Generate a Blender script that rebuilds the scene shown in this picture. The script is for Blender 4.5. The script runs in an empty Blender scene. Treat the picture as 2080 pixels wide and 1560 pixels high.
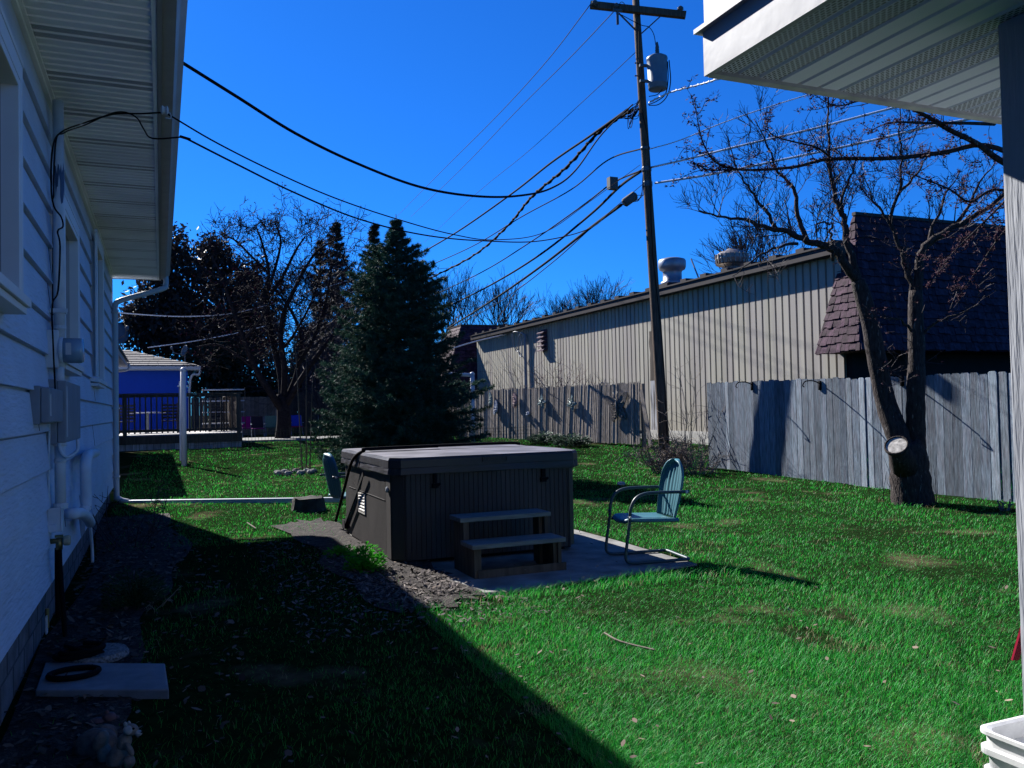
import bpy, math, random
import numpy as np
from mathutils import Vector, Matrix
C = bpy.context.scene.collection
scn = bpy.context.scene
R = math.radians
# ------------------------------------------------------------------ camera
F = 1700.0; CX, CY = 1040.0, 780.0; EYE = 1.5
ROLL = 0.021; YAW = R(22.81); PITCH = math.atan(47/F)
fwd = Vector((math.sin(YAW)*math.cos(PITCH), math.cos(YAW)*math.cos(PITCH), math.sin(PITCH)))
r0_ = Vector((math.cos(YAW), -math.sin(YAW), 0)); u0_ = r0_.cross(fwd)
# the world leans to the left in the picture: roll the camera clockwise
rgt = (r0_*math.cos(ROLL) - u0_*math.sin(ROLL)).normalized()
upv = rgt.cross(fwd).normalized()
EY = Vector((0, 0, EYE))
cam = bpy.data.objects.new('camera', bpy.data.cameras.new('camera')); C.objects.link(cam)
m = Matrix((rgt, upv, -fwd)).transposed().to_4x4(); m.translation = EY; cam.matrix_world = m
cam.data.sensor_width = 36; cam.data.lens = 36*F/2080; cam.data.clip_end = 2000; cam.data.clip_start = .05
scn.camera = cam
# ------------------------------------------------------------------ light
SUN = Vector((-.43, 1.40, 1.0)).normalized()
elev = math.asin(SUN.z); azim = math.atan2(SUN.x, SUN.y)
w = bpy.data.worlds.new('World'); scn.world = w; w.use_nodes = True
nt = w.node_tree; nt.nodes.clear()
sk = nt.nodes.new('ShaderNodeTexSky'); sk.sky_type = 'NISHITA'; sk.sun_disc = False
sk.sun_elevation = elev; sk.sun_rotation = azim; sk.altitude = 300; sk.ozone_density = 4.5; sk.dust_density = .15; sk.air_density = 1.0
tint = nt.nodes.new('ShaderNodeMix'); tint.data_type = 'RGBA'; tint.blend_type = 'MULTIPLY'
tint.inputs[0].default_value = 1; tint.inputs[7].default_value = (.085, .48, 1.12, 1)
bg = nt.nodes.new('ShaderNodeBackground'); bg.inputs[1].default_value = .05
wo = nt.nodes.new('ShaderNodeOutputWorld')
nt.links.new(sk.outputs[0], tint.inputs[6]); nt.links.new(tint.outputs[2], bg.inputs[0]); nt.links.new(bg.outputs[0], wo.inputs[0])
sl = bpy.data.lights.new('sun', 'SUN'); sl.energy = 5; sl.angle = R(.5); sl.color = (1, .97, .93)
so = bpy.data.objects.new('sun', sl); C.objects.link(so)
so.rotation_euler = SUN.to_track_quat('Z', 'Y').to_euler(); so.location = (0, 0, 30)
scn.view_settings.view_transform = 'Standard'; scn.view_settings.look = 'None'
scn.view_settings.exposure = 1.45; scn.view_settings.gamma = 1
scn.render.resolution_x = 1024; scn.render.resolution_y = 768
scn.cycles.max_bounces = 6; scn.cycles.transparent_max_bounces = 8

rng = np.random.default_rng(7); random.seed(7)
U = random.uniform
# ------------------------------------------------------------------ pixel -> place
def ray(px, py): return fwd + rgt*((px-CX)/F) - upv*((py-CY)/F)
def atd(px, py, d): return EY + ray(px, py)*d
def atz(px, py, z=0):
    r = ray(px, py); return EY + r*((z-EYE)/r.z)
def atX(px, py, x):
    r = ray(px, py); return EY + r*(x/r.x)
def atY(px, py, y):
    r = ray(px, py); return EY + r*(y/r.y)
def atplane(px, py, p, n):
    r = ray(px, py); return EY + r*((p-EY).dot(n)/r.dot(n))
def sm(t, a, b):
    t = np.clip((t-a)/(b-a), 0, 1); return t*t*(3-2*t)
def gz(x, y): return -.1 + .1*sm(y, 3, 8)*1 + .1*sm(y, 9, 15) + .25*sm(y, 15, 28)
def onground(px, py):
    z = 0
    for _ in range(12):
        p = atz(px, py, z); z = float(gz(p.x, p.y))
    return p
def gv(x, y, dz=0): return Vector((x, y, float(gz(x, y))+dz))
# ------------------------------------------------------------------ materials
def M(name, col, rough=.7, metal=0., spec=.15, var=.12, scale=6, stretch=(1, 1, 1), bump=0., bscale=None, bstretch=None,
      rnd=0., col2=None, c2scale=3, c2lo=.45, c2hi=.6, transl=0., emit=None, bdist=.01, coat=0., sheen=0.):
    K_ = .73; col = tuple(c*K_ for c in col); col2 = tuple(c*K_ for c in col2) if col2 else None
    mt = bpy.data.materials.new(name); mt.use_nodes = True
    t = mt.node_tree; n = t.nodes; L = t.links; b = n['Principled BSDF']
    b.inputs['Roughness'].default_value = rough; b.inputs['Metallic'].default_value = metal
    b.inputs['Specular IOR Level'].default_value = spec
    if coat: b.inputs['Coat Weight'].default_value = coat
    tc = n.new('ShaderNodeTexCoord')
    def noise(sc, st, det=5):
        mp = n.new('ShaderNodeMapping'); mp.inputs['Scale'].default_value = st; L.new(tc.outputs['Object'], mp.inputs[0])
        x = n.new('ShaderNodeTexNoise'); x.inputs['Scale'].default_value = sc; x.inputs['Detail'].default_value = det
        L.new(mp.outputs[0], x.inputs['Vector']); return x.outputs[0]
    rgb = n.new('ShaderNodeRGB'); rgb.outputs[0].default_value = (*col, 1); cur = rgb.outputs[0]
    if col2:
        mr = n.new('ShaderNodeMapRange'); mr.inputs[1].default_value = c2lo; mr.inputs[2].default_value = c2hi
        L.new(noise(c2scale, stretch), mr.inputs[0])
        mx = n.new('ShaderNodeMix'); mx.data_type = 'RGBA'; L.new(mr.outputs[0], mx.inputs[0]); L.new(cur, mx.inputs[6])
        mx.inputs[7].default_value = (*col2, 1); cur = mx.outputs[2]
    hs = n.new('ShaderNodeHueSaturation'); L.new(cur, hs.inputs['Color'])
    mr = n.new('ShaderNodeMapRange'); mr.inputs[1].default_value = .3; mr.inputs[2].default_value = .7
    mr.inputs[3].default_value = 1-var; mr.inputs[4].default_value = 1+var; L.new(noise(scale, stretch), mr.inputs[0]); val = mr.outputs[0]
    if rnd:
        at = n.new('ShaderNodeAttribute'); at.attribute_name = 'rnd'
        m2 = n.new('ShaderNodeMapRange'); m2.inputs[3].default_value = 1-rnd; m2.inputs[4].default_value = 1+rnd
        L.new(at.outputs['Fac'], m2.inputs[0])
        mu = n.new('ShaderNodeMath'); mu.operation = 'MULTIPLY'; L.new(val, mu.inputs[0]); L.new(m2.outputs[0], mu.inputs[1]); val = mu.outputs[0]
    L.new(val, hs.inputs['Value']); L.new(hs.outputs[0], b.inputs['Base Color'])
    if bump:
        bp = n.new('ShaderNodeBump'); bp.inputs['Strength'].default_value = bump; bp.inputs['Distance'].default_value = bdist
        L.new(noise(bscale or scale*4, bstretch or stretch, 3), bp.inputs['Height']); L.new(bp.outputs[0], b.inputs['Normal'])
    if emit:
        b.inputs['Emission Color'].default_value = (*emit, 1); b.inputs['Emission Strength'].default_value = 1
    if transl:
        tr = n.new('ShaderNodeBsdfTranslucent'); ms = n.new('ShaderNodeMixShader'); ms.inputs[0].default_value = transl
        L.new(hs.outputs[0], tr.inputs[0]); L.new(b.outputs[0], ms.inputs[1]); L.new(tr.outputs[0], ms.inputs[2])
        L.new(ms.outputs[0], n['Material Output'].inputs[0])
    mt['hs'] = 1
    return mt
def vent_mat(name, col, px, py, swap):
    """painted metal with a staggered grid of small slots"""
    mt = M(name, col, .45, var=.05); t = mt.node_tree; n = t.nodes; L = t.links; b = n['Principled BSDF']
    tc = n.new('ShaderNodeTexCoord'); sp = n.new('ShaderNodeSeparateXYZ'); L.new(tc.outputs['Object'], sp.inputs[0])
    def mth(op, a, bb=None):
        x = n.new('ShaderNodeMath'); x.operation = op
        for i, v in enumerate((a, bb)):
            if v is None: continue
            if isinstance(v, (int, float)): x.inputs[i].default_value = v
            else: L.new(v, x.inputs[i])
        return x.outputs[0]
    a_, b_ = (sp.outputs[1], sp.outputs[0]) if swap else (sp.outputs[0], sp.outputs[1])
    ua = mth('DIVIDE', a_, px); row = mth('FLOOR', ua)
    vb = mth('ADD', mth('DIVIDE', b_, py), mth('MULTIPLY', row, .5))
    fu = mth('ABSOLUTE', mth('SUBTRACT', mth('FRACT', ua), .5)); fv = mth('ABSOLUTE', mth('SUBTRACT', mth('FRACT', vb), .5))
    hole = mth('MULTIPLY', mth('LESS_THAN', fu, .25), mth('LESS_THAN', fv, .34))
    old = b.inputs['Base Color'].links[0].from_socket
    mx = n.new('ShaderNodeMix'); mx.data_type = 'RGBA'; L.new(hole, mx.inputs[0]); L.new(old, mx.inputs[6]); mx.inputs[7].default_value = (.012, .012, .014, 1)
    L.new(mx.outputs[2], b.inputs['Base Color'])
    return mt
# ------------------------------------------------------------------ mesh builder
class MB:
    def __init__(s): s.v = []; s.f = []; s.mi = []; s.r = []; s.cm = 0; s.cr = .5
    def face(s, idx): s.f.append(tuple(idx)); s.mi.append(s.cm); s.r.append(s.cr)
    def poly(s, pts):
        k = len(s.v); s.v += [tuple(p) for p in pts]; s.face(range(k, k+len(pts))); return s
    def hexa(s, p):  # 8 points: bottom 4 ccw, top 4 ccw
        k = len(s.v); s.v += [tuple(q) for q in p]
        for f in ((3, 2, 1, 0), (4, 5, 6, 7), (0, 1, 5, 4), (1, 2, 6, 5), (2, 3, 7, 6), (3, 0, 4, 7)): s.face([k+i for i in f])
        return s
    def box(s, a, b):
        x0, y0, z0 = (min(a[i], b[i]) for i in range(3)); x1, y1, z1 = (max(a[i], b[i]) for i in range(3))
        return s.hexa([(x0, y0, z0), (x1, y0, z0), (x1, y1, z0), (x0, y1, z0), (x0, y0, z1), (x1, y0, z1), (x1, y1, z1), (x0, y1, z1)])
    def obox(s, c, ax, ay, az):
        c = Vector(c); ax, ay, az = Vector(ax), Vector(ay), Vector(az)
        return s.hexa([c-ax-ay-az, c+ax-ay-az, c+ax+ay-az, c-ax+ay-az, c-ax-ay+az, c+ax-ay+az, c+ax+ay+az, c-ax+ay+az])
    def bar(s, a, b, w, h=None, up=(0, 0, 1)):
        a, b = Vector(a), Vector(b); d = b-a; h = h or w
        sd = d.cross(Vector(up));
        if sd.length < 1e-6: sd = d.cross(Vector((1, 0, 0)))
        sd.normalize(); u2 = sd.cross(d).normalized()
        return s.obox((a+b)/2, sd*w/2, d/2, u2*h/2)
    def tube(s, pts, rad, n=6, cap=True):
        pts = [Vector(p) for p in pts]; m_ = len(pts)
        rs = rad if hasattr(rad, '__len__') else [rad]*m_
        k0 = len(s.v); nrm = None
        for i, p in enumerate(pts):
            d = (pts[min(i+1, m_-1)]-pts[max(i-1, 0)])
            if d.length < 1e-9: d = Vector((0, 0, 1))
            d.normalize()
            if nrm is None:
                nrm = d.orthogonal().normalized()
            else:
                nrm = nrm - d*nrm.dot(d)
                nrm = nrm.normalized() if nrm.length > 1e-6 else d.orthogonal().normalized()
            bn = d.cross(nrm)
            for j in range(n):
                a = 2*math.pi*j/n; q = p + (nrm*math.cos(a)+bn*math.sin(a))*rs[i]; s.v.append((q.x, q.y, q.z))
        for i in range(m_-1):
            for j in range(n):
                a = k0+i*n+j; b = k0+i*n+(j+1) % n; s.face((a, b, b+n, a+n))
        if cap: s.face([k0+j for j in range(n)][::-1]); s.face([k0+(m_-1)*n+j for j in range(n)])
        return s
    def cyl(s, a, b, r, r2=None, n=16): return s.tube([a, b], [r, r if r2 is None else r2], n)
    def lathe(s, base, prof, n=20, axis=(0, 0, 1), sc=(1, 1)):
        base = Vector(base); az = Vector(axis).normalized(); ax = az.orthogonal().normalized(); ay = az.cross(ax); k0 = len(s.v)
        for (r, h) in prof:
            for j in range(n):
                a = 2*math.pi*j/n; q = base+az*h+ax*(r*math.cos(a)*sc[0])+ay*(r*math.sin(a)*sc[1]); s.v.append(tuple(q))
        for i in range(len(prof)-1):
            for j in range(n):
                a = k0+i*n+j; b = k0+i*n+(j+1) % n; s.face((a, b, b+n, a+n))
        s.face([k0+j for j in range(n)][::-1]); s.face([k0+(len(prof)-1)*n+j for j in range(n)])
        return s
    def blob(s, c, r, sub=10, jit=0., ax=(1, 0, 0), ay=(0, 1, 0), az=(0, 0, 1)):
        c = Vector(c); ax, ay, az = Vector(ax), Vector(ay), Vector(az); k0 = len(s.v); nr = max(4, sub//2+1)
        for i in range(nr+1):
            th = math.pi*i/nr
            for j in range(sub):
                ph = 2*math.pi*j/sub; q = (math.sin(th)*math.cos(ph), math.sin(th)*math.sin(ph), math.cos(th)); jj = 1+U(-jit, jit)
                s.v.append(tuple(c+(ax*q[0]*r[0]+ay*q[1]*r[1]+az*q[2]*r[2])*jj))
        for i in range(nr):
            for j in range(sub):
                a = k0+i*sub+j; b = k0+i*sub+(j+1) % sub; s.face((a, a+sub, b+sub, b))
        return s
    def slab(s, pts, z0, z1):
        n = len(pts); k = len(s.v)
        s.v += [(p[0], p[1], z0) for p in pts]+[(p[0], p[1], z1) for p in pts]
        s.face(range(k+n-1, k-1, -1)); s.face(range(k+n, k+2*n))
        for i in range(n): j = (i+1) % n; s.face((k+i, k+j, k+n+j, k+n+i))
        return s
    def build(s, name, mat, parent=None, off=None, smooth=False, bevel=0, keep=False):
        """parent set: vertices are taken relative to the thing's base (off)."""
        me = bpy.data.meshes.new(name); o = bpy.data.objects.new(name, me); C.objects.link(o)
        if parent is not None:
            o.parent = parent
            if off is None and not keep:
                root = parent
                while root.parent: root = root.parent
                off = Vector(root.location)
        elif off is not None: o.location = off
        off = Vector(off) if off is not None else Vector((0, 0, 0))
        if keep: off = Vector((0, 0, 0))
        va = np.array(s.v, dtype=np.float64).reshape(-1, 3) - np.array(off[:])
        me.from_pydata(va.tolist(), [], s.f)
        mats = mat if isinstance(mat, (list, tuple)) else [mat]
        for q in mats: me.materials.append(q)
        if len(mats) > 1: me.polygons.foreach_set('material_index', s.mi)
        at = me.attributes.new('rnd', 'FLOAT', 'FACE'); at.data.foreach_set('value', s.r)
        if smooth: me.polygons.foreach_set('use_smooth', [True]*len(s.f))
        me.update()
        if bevel:
            bv = o.modifiers.new('bevel', 'BEVEL'); bv.width = bevel; bv.segments = 2; bv.limit_method = 'ANGLE'
        return o
def np_mesh(name, V, Fc, mat, rnd=None, parent=None, off=None, smooth=False):
    me = bpy.data.meshes.new(name); o = bpy.data.objects.new(name, me); C.objects.link(o)
    if parent is not None:
        o.parent = parent
        if off is None: off = Vector(parent.location)
    elif off is not None: o.location = off
    if off is not None: V = V-np.array(Vector(off)[:])
    k = Fc.shape[1]; nf = len(Fc)
    me.vertices.add(len(V)); me.vertices.foreach_set('co', V.astype(np.float32).ravel())
    me.loops.add(nf*k); me.loops.foreach_set('vertex_index', Fc.astype(np.int32).ravel())
    me.polygons.add(nf); me.polygons.foreach_set('loop_start', np.arange(0, nf*k, k, dtype=np.int32))
    me.materials.append(mat)
    at = me.attributes.new('rnd', 'FLOAT', 'FACE'); at.data.foreach_set('value', (rnd if rnd is not None else np.full(nf, .5)).astype(np.float32))
    if smooth: me.polygons.foreach_set('use_smooth', np.ones(nf, bool))
    me.update(calc_edges=True); me.validate()
    return o
def empty(name, loc, label, cat, group=None, rz=0):
    o = bpy.data.objects.new(name, None); C.objects.link(o); o.location = loc; o.rotation_euler = (0, 0, rz); o.empty_display_size = .2
    return tag(o, label, cat, group)
def tag(o, label, cat, group=None, kind=None):
    o['label'] = label; o['category'] = cat
    if group: o['group'] = group
    if kind: o['kind'] = kind
    return o
def struct(o): o['kind'] = 'structure'; return o
def smooth_path(pts, n=6):
    P = [Vector(p) for p in pts]; P = [P[0]*2-P[1]]+P+[P[-1]*2-P[-2]]; out = []
    for i in range(1, len(P)-2):
        for k in range(n):
            t = k/n; a, b, c, d = P[i-1], P[i], P[i+1], P[i+2]
            out.append(.5*((2*b)+(c-a)*t+(2*a-5*b+4*c-d)*t*t+(3*b-a-3*c+d)*t**3))
    out.append(P[-2]); return out
# ================================================================== MATERIALS
m_siding = M('siding_paint', (.60, .69, .86), .5, var=.07, scale=2, bump=1, bscale=9, bstretch=(3, .8, 5), bdist=.012)
m_trim = M('house_trim', (.78, .80, .84), .5, var=.05, scale=3)
m_white = M('white_trim', (.52, .54, .58), .45, var=.05, scale=3)
m_soffit = M('soffit_metal', (1.02, 1.06, 1.12), .5, var=.05, scale=2, col2=(.88, .92, .98), c2scale=1.2)
m_soffit_v = vent_mat('soffit_vented', (.74, .77, .83), .016, .02, True)
m_gar_soffit = M('porch_soffit_metal', (.84, .89, 1.02), .45, var=.04, scale=2)
m_gar_soffit_v = vent_mat('porch_soffit_vented', (.76, .80, .93), .0115, .022, False)
m_glass = M('window_glass', (.02, .03, .05), .05, spec=.8, var=0)
m_shingle = M('roof_shingle', (.15, .14, .14), .9, var=.3, scale=12, rnd=.35)
m_found = M('block_foundation', (.16, .16, .17), .9, var=.3, scale=8, bump=.5, bscale=60, bdist=.01)
m_mortar = M('block_joint', (.09, .09, .1), .95)
m_pipe = M('pale_painted_pipe', (.62, .67, .74), .5, var=.12, scale=9)
m_pvc = M('white_pvc', (.72, .77, .84), .4, var=.06)
m_black = M('black_rubber', (.006, .006, .008), .9, spec=.08)
m_brass = M('brass', (.28, .22, .10), .4, metal=.8)
m_grey = M('grey_box_paint', (.25, .28, .33), .5, var=.12)
m_lens = M('meter_glass', (.22, .33, .45), .12, spec=.8, var=.2)
m_blue = M('blue_siding', (.0, .06, .48), .5, var=.05)
m_wood = M('grey_weathered_wood', (.36, .34, .32), .85, var=.35, scale=5, stretch=(6, 6, .5), bump=.5, bscale=30, bstretch=(6, 6, .4), rnd=.35)
m_woodh = M('weathered_plank', (.20, .19, .17), .85, var=.4, scale=6, stretch=(.6, 6, 6), bump=.5, bscale=30, bstretch=(.5, 6, 6), rnd=.25)
m_deck = M('brown_deck_wood', (.10, .075, .055), .85, var=.35, scale=5, stretch=(5, 5, .6), bump=.4, bscale=20, rnd=.35)
m_fence = M('silver_weathered_cedar', (.19, .235, .28), .85, var=.45, scale=5, stretch=(9, 9, .9), bump=.7, bscale=24, bstretch=(9, 9, .6), rnd=.33, col2=(.20, .22, .26), c2scale=3)
m_fence2 = M('brown_weathered_pickets', (.27, .235, .205), .9, var=.45, scale=5, stretch=(8, 8, 1), bump=.7, bscale=22, bstretch=(8, 8, .6), rnd=.35)
m_metalwall = M('tan_ribbed_metal', (.45, .425, .35), .5, var=.16, scale=1.6, stretch=(1, 2.5, .12), col2=(.39, .36, .32), c2scale=.7)
m_brown = M('dark_brown_metal', (.035, .028, .028), .5, var=.15)
m_shake = M('purple_brown_shake', (.052, .026, .042), .85, var=.5, scale=9, stretch=(1, 1, 1), bump=.8, bscale=22, rnd=.4)
m_darkwall = M('dark_brown_siding', (.02, .017, .02), .8, rnd=.3)
m_concrete = M('concrete', (.24, .235, .22), .9, var=.4, scale=4, bump=.4, bscale=60, bdist=.005)
m_pad = M('pad_plastic_concrete', (.22, .23, .25), .7, var=.2, scale=9, bump=.4, bscale=90, bdist=.004)
m_pebble = M('pebbled_stone', (.20, .20, .20), .8, var=.7, scale=60, bump=1, bscale=70, bdist=.01)
m_post = M('white_woodgrain_paint', (.42, .44, .48), .5, var=.05, bump=.6, bscale=9, bstretch=(9, 9, .8), bdist=.008)
m_fascia = M('white_fascia_metal', (.44, .45, .48), .45, var=.07, scale=4, bump=.15, bscale=9)

# ================================================================== GROUND
def ground_sheet():
    xs = np.concatenate([np.linspace(-120, -12, 19), np.linspace(-10, 24, 86), np.linspace(28, 220, 25)])
    ys = np.concatenate([np.linspace(-30, -2, 12), np.linspace(-1, 45, 116), np.linspace(50, 500, 31)])
    X, Y = np.meshgrid(xs, ys); Z = gz(X, Y)+np.where((Y > 2) & (X > -.6), .012*np.sin(X*2.1+Y*.7)*np.cos(Y*1.7), 0)
    Z = np.where((X > 1.7) & (X < 4.9) & (Y > 6.2) & (Y < 10.8), np.minimum(Z, -.02), Z)
    V = np.stack([X, Y, Z], -1).reshape(-1, 3); nx, ny = len(xs), len(ys)
    i = np.arange(nx-1)[None, :]+np.arange(ny-1)[:, None]*nx; i = i.ravel()
    Fc = np.stack([i, i+1, i+1+nx, i+nx], -1)
    mt = M('lawn_soil', (.012, .026, .008), 1, spec=0, var=.4, scale=14, col2=(.09, .075, .045), c2scale=1.1, c2lo=.58, c2hi=.70, bump=.6, bscale=60)
    return struct(np_mesh('ground', V, Fc, mt, smooth=True))
ground_sheet()
# bare soil beside the house and round the tub
def dirt_outline(pts, name, mt, dz=.012):
    mb = MB(); P = []
    for i, p in enumerate(pts):
        q = pts[(i+1) % len(pts)]
        for k in range(6):
            t = k/6; x = p[0]*(1-t)+q[0]*t+U(-.06, .06); y = p[1]*(1-t)+q[1]*t+U(-.06, .06); P.append((x+.07*math.sin(i*2.1+k*1.3), y+.07*math.sin(i*1.7+k*2.2)))
    cx = sum(p[0] for p in P)/len(P); cy = sum(p[1] for p in P)/len(P)
    rings = 5; k0 = 0
    for r in range(1, rings+1):
        for (x, y) in P:
            xx = cx+(x-cx)*r/rings; yy = cy+(y-cy)*r/rings
            z = float(gz(xx, yy))+dz+(.028 if xx > 1.96 and dz < .011 else 0)
            mb.v.append((xx, yy, z))
    n = len(P); mb.v.append((cx, cy, float(gz(cx, cy))+dz)); c = len(mb.v)-1
    for j in range(n): mb.face((c, j, (j+1) % n))
    for r in range(rings-1):
        for j in range(n):
            a = r*n+j; b = r*n+(j+1) % n; mb.face((a, a+n, b+n, b))
    return struct(mb.build(name, mt))
m_dirt = M('garden_soil', (.025, .020, .018), .95, var=.6, scale=25, col2=(.055, .046, .040), c2scale=9, bump=1, bscale=60, bdist=.02)
BEDS = [[(1.5, 6.6), (1.72, 6.2), (2.05, 6.12), (2.36, 6.36), (2.27, 6.62), (2.33, 7.3), (2.2, 8.0), (2.1, 10.9), (1.75, 11.5), (1.35, 11.2), (1.55, 9)],
        [(-.7, 3.2), (-.2, 3.2), (-.15, 6.5), (.25, 9.5), (.1, 13), (-.7, 13)]]
dirt_outline(BEDS[0], 'dirt_bed', m_dirt, .010); dirt_outline(BEDS[1], 'soil_strip', m_dirt)
# patio slab
mb = MB(); slabp = [(2.10, 6.42), (2.6, 6.40), (4.62, 6.6), (4.66, 8.2), (4.6, 10.5), (2.06, 10.5), (2.07, 7.8)]
mb.slab(slabp, -.1, .0); struct(mb.build('patio_slab', m_concrete, bevel=.01))
# white path far behind
mb = MB(); a = [onground(x, y) for x, y in ((470, 893), (700, 888), (700, 893), (470, 899))]
mb.slab([(p.x, p.y) for p in a], .3, .42); struct(mb.build('path', m_concrete))

# ================================================================== LEFT HOUSE
WX = -.73; Y0, Y1 = -1.6, 15.1; SZ = 3.8; SB = .355; EX = 0.0
hb = Vector((WX, 7, -.1))
house = empty('house', hb, 'pale blue house with lapped siding and deep vented eave at the left', 'house')
LAP = .262
wall = MB(); z = SB
for i in range(13):
    zt = min(z+LAP, SZ-.002)
    yb = Y0
    a = [(WX+.006, yb, z), (WX+.03, yb, z), (WX+.005, yb, zt-.016), (WX-.014, yb, zt-.012), (WX-.014, yb, zt)]
    b = [(p[0], Y1, p[2]) for p in a]
    k = len(wall.v); wall.v += a+b
    for f in ((0, 1, 6, 5), (1, 2, 7, 6), (2, 3, 8, 7), (3, 4, 9, 8)): wall.face([k+q for q in f])
    wall.face([k, k+5, k+8, k+3]) if False else wall.poly([(WX-.014, yb, z), (WX+.006, yb, z), (WX+.006, Y1, z), (WX-.014, Y1, z)][::-1])
    z = zt
    if z >= SZ-.01: break
wall.box((WX-7, Y0, SB), (WX-.022, Y1-.01, SZ-.004))
wall.build('wall', m_siding, house)
for i in range(9):
    yy = U(2.5, 13); r_ = i; mb = MB(); mb.obox((WX+.0185, yy, SB+LAP*(r_+.5)), (.0015, 0, 0), (0, .0022, 0), (-.0118, 0, LAP*.46)); mb.build('butt_joint', m_mortar, house)

mb = MB(); mb.box((WX-.06, Y1-.012, SB-.02), (WX+.025, Y1+.025, SZ-.006)); mb.box((WX-.015, Y1-.1, SB-.021), (WX+.027, Y1-.014, SZ-.008)); mb.build('corner_trim', m_trim, house)
mb = MB(); mb.box((WX-6.9, Y0, -.5), (WX-.035, Y1-.03, SB))
fo = mb.build('foundation', m_found, house)
mb = MB()
for r, zz in enumerate((-.08, .125, .33)):
    mb.box((WX-.036, Y0, zz-.006), (WX-.033, Y1-.03, zz+.006))
    for k in range(44):
        y = Y0+k*.4+(.2 if r % 2 else 0)
        if y < Y1-.1: mb.box((WX-.0365, y-.005, zz-.2), (WX-.0325, y+.005, zz-.007))
mb.build('block_joints', m_mortar, fo)
# soffit: panels run out from the wall; every panel is three narrow flats with a raised bead between, shaped to catch sky light
mb = MB(); y = Y0; k = 0; pitch = .1016
while y < Y1+.2:
    vented = (k % 7) in (0, 1)
    y2 = y+pitch-.016; mb.cm = 1 if vented else 0; zz = SZ-(.0 if vented else .0)
    mb.poly([(WX, y, zz), (EX, y, zz), (EX, y2, zz), (WX, y2, zz)])
    mb.cm = 0
    mb.poly([(WX, y2, zz), (EX, y2, zz), (EX, y2+.005, zz-.010), (WX, y2+.005, zz-.010)])
    mb.poly([(WX, y2+.005, zz-.010), (EX, y2+.005, zz-.010), (EX, y2+.011, zz-.010), (WX, y2+.011, zz-.010)])
    mb.poly([(WX, y2+.011, zz-.010), (EX, y2+.011, zz-.010), (EX, y2+.016, zz), (WX, y2+.016, zz)])
    y += pitch; k += 1
YE = y
mb.box((WX, Y0, SZ+.015), (EX, YE, SZ+.03))
mb.build('soffit', [m_soffit, m_soffit_v], house)
mb = MB(); mb.box((WX, Y0, SZ-.05), (WX+.03, Y1, SZ-.002)); mb.box((WX+.03, Y0, SZ-.022), (WX+.05, Y1, SZ-.003)); mb.box((EX-.03, Y0, SZ-.014), (EX-.002, YE, SZ-.002)); mb.build('frieze_trim', m_soffit, house)
mb = MB(); mb.box((EX, Y0, SZ-.02), (EX+.03, YE, SZ+.17)); mb.box((WX-.2, YE, SZ-.02), (EX+.03, YE+.03, SZ+.17)); mb.build('fascia', M('fascia_metal', (.30, .31, .33), .5, var=.15, stretch=(1, .2, 1)), house)
mb = MB(); prof = [(.031, .155), (.031, .0), (.105, .0), (.125, .03), (.165, .075), (.165, .155), (.15, .155), (.15, .085), (.112, .04), (.1, .012), (.045, .012), (.045, .155)]
a = [(EX+p[0], Y0, SZ+p[1]) for p in prof]; b = [(p[0], YE+.03, p[2]) for p in a]; n = len(a); mb.v += a+b
for i in range(n): mb.face((i, (i+1) % n, (i+1) % n+n, i+n))
mb.poly(b[::-1]); mb.build('gutter', M('gutter_metal', (.36, .37, .40), .4, var=.1), house)
mb = MB(); pk = (-4.2, SZ+.19+1.5)
mb.hexa([(pk[0], Y0, pk[1]-.06), (EX+.1, Y0, SZ+.175), (EX+.1, YE+.06, SZ+.175), (pk[0], YE+.06, pk[1]-.06), (pk[0], Y0, pk[1]), (EX+.1, Y0, SZ+.21), (EX+.1, YE+.06, SZ+.21), (pk[0], YE+.06, pk[1])])
mb.hexa([(-8.5, Y0, SZ+.175), (pk[0], Y0, pk[1]-.06), (pk[0], YE+.06, pk[1]-.06), (-8.5, YE+.06, SZ+.175), (-8.5, Y0, SZ+.21), (pk[0], Y0, pk[1]), (pk[0], YE+.06, pk[1]), (-8.5, YE+.06, SZ+.21)])
mb.build('roof', m_shingle, house)
mb = MB(); mb.poly([(WX-7, Y1-.02, SZ-.01), (WX, Y1-.02, SZ-.01), (EX, Y1-.02, SZ+.17), (pk[0], Y1-.02, pk[1]-.06), (-7.6, Y1-.02, SZ+.2)]); mb.build('gable', m_siding, house)
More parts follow.
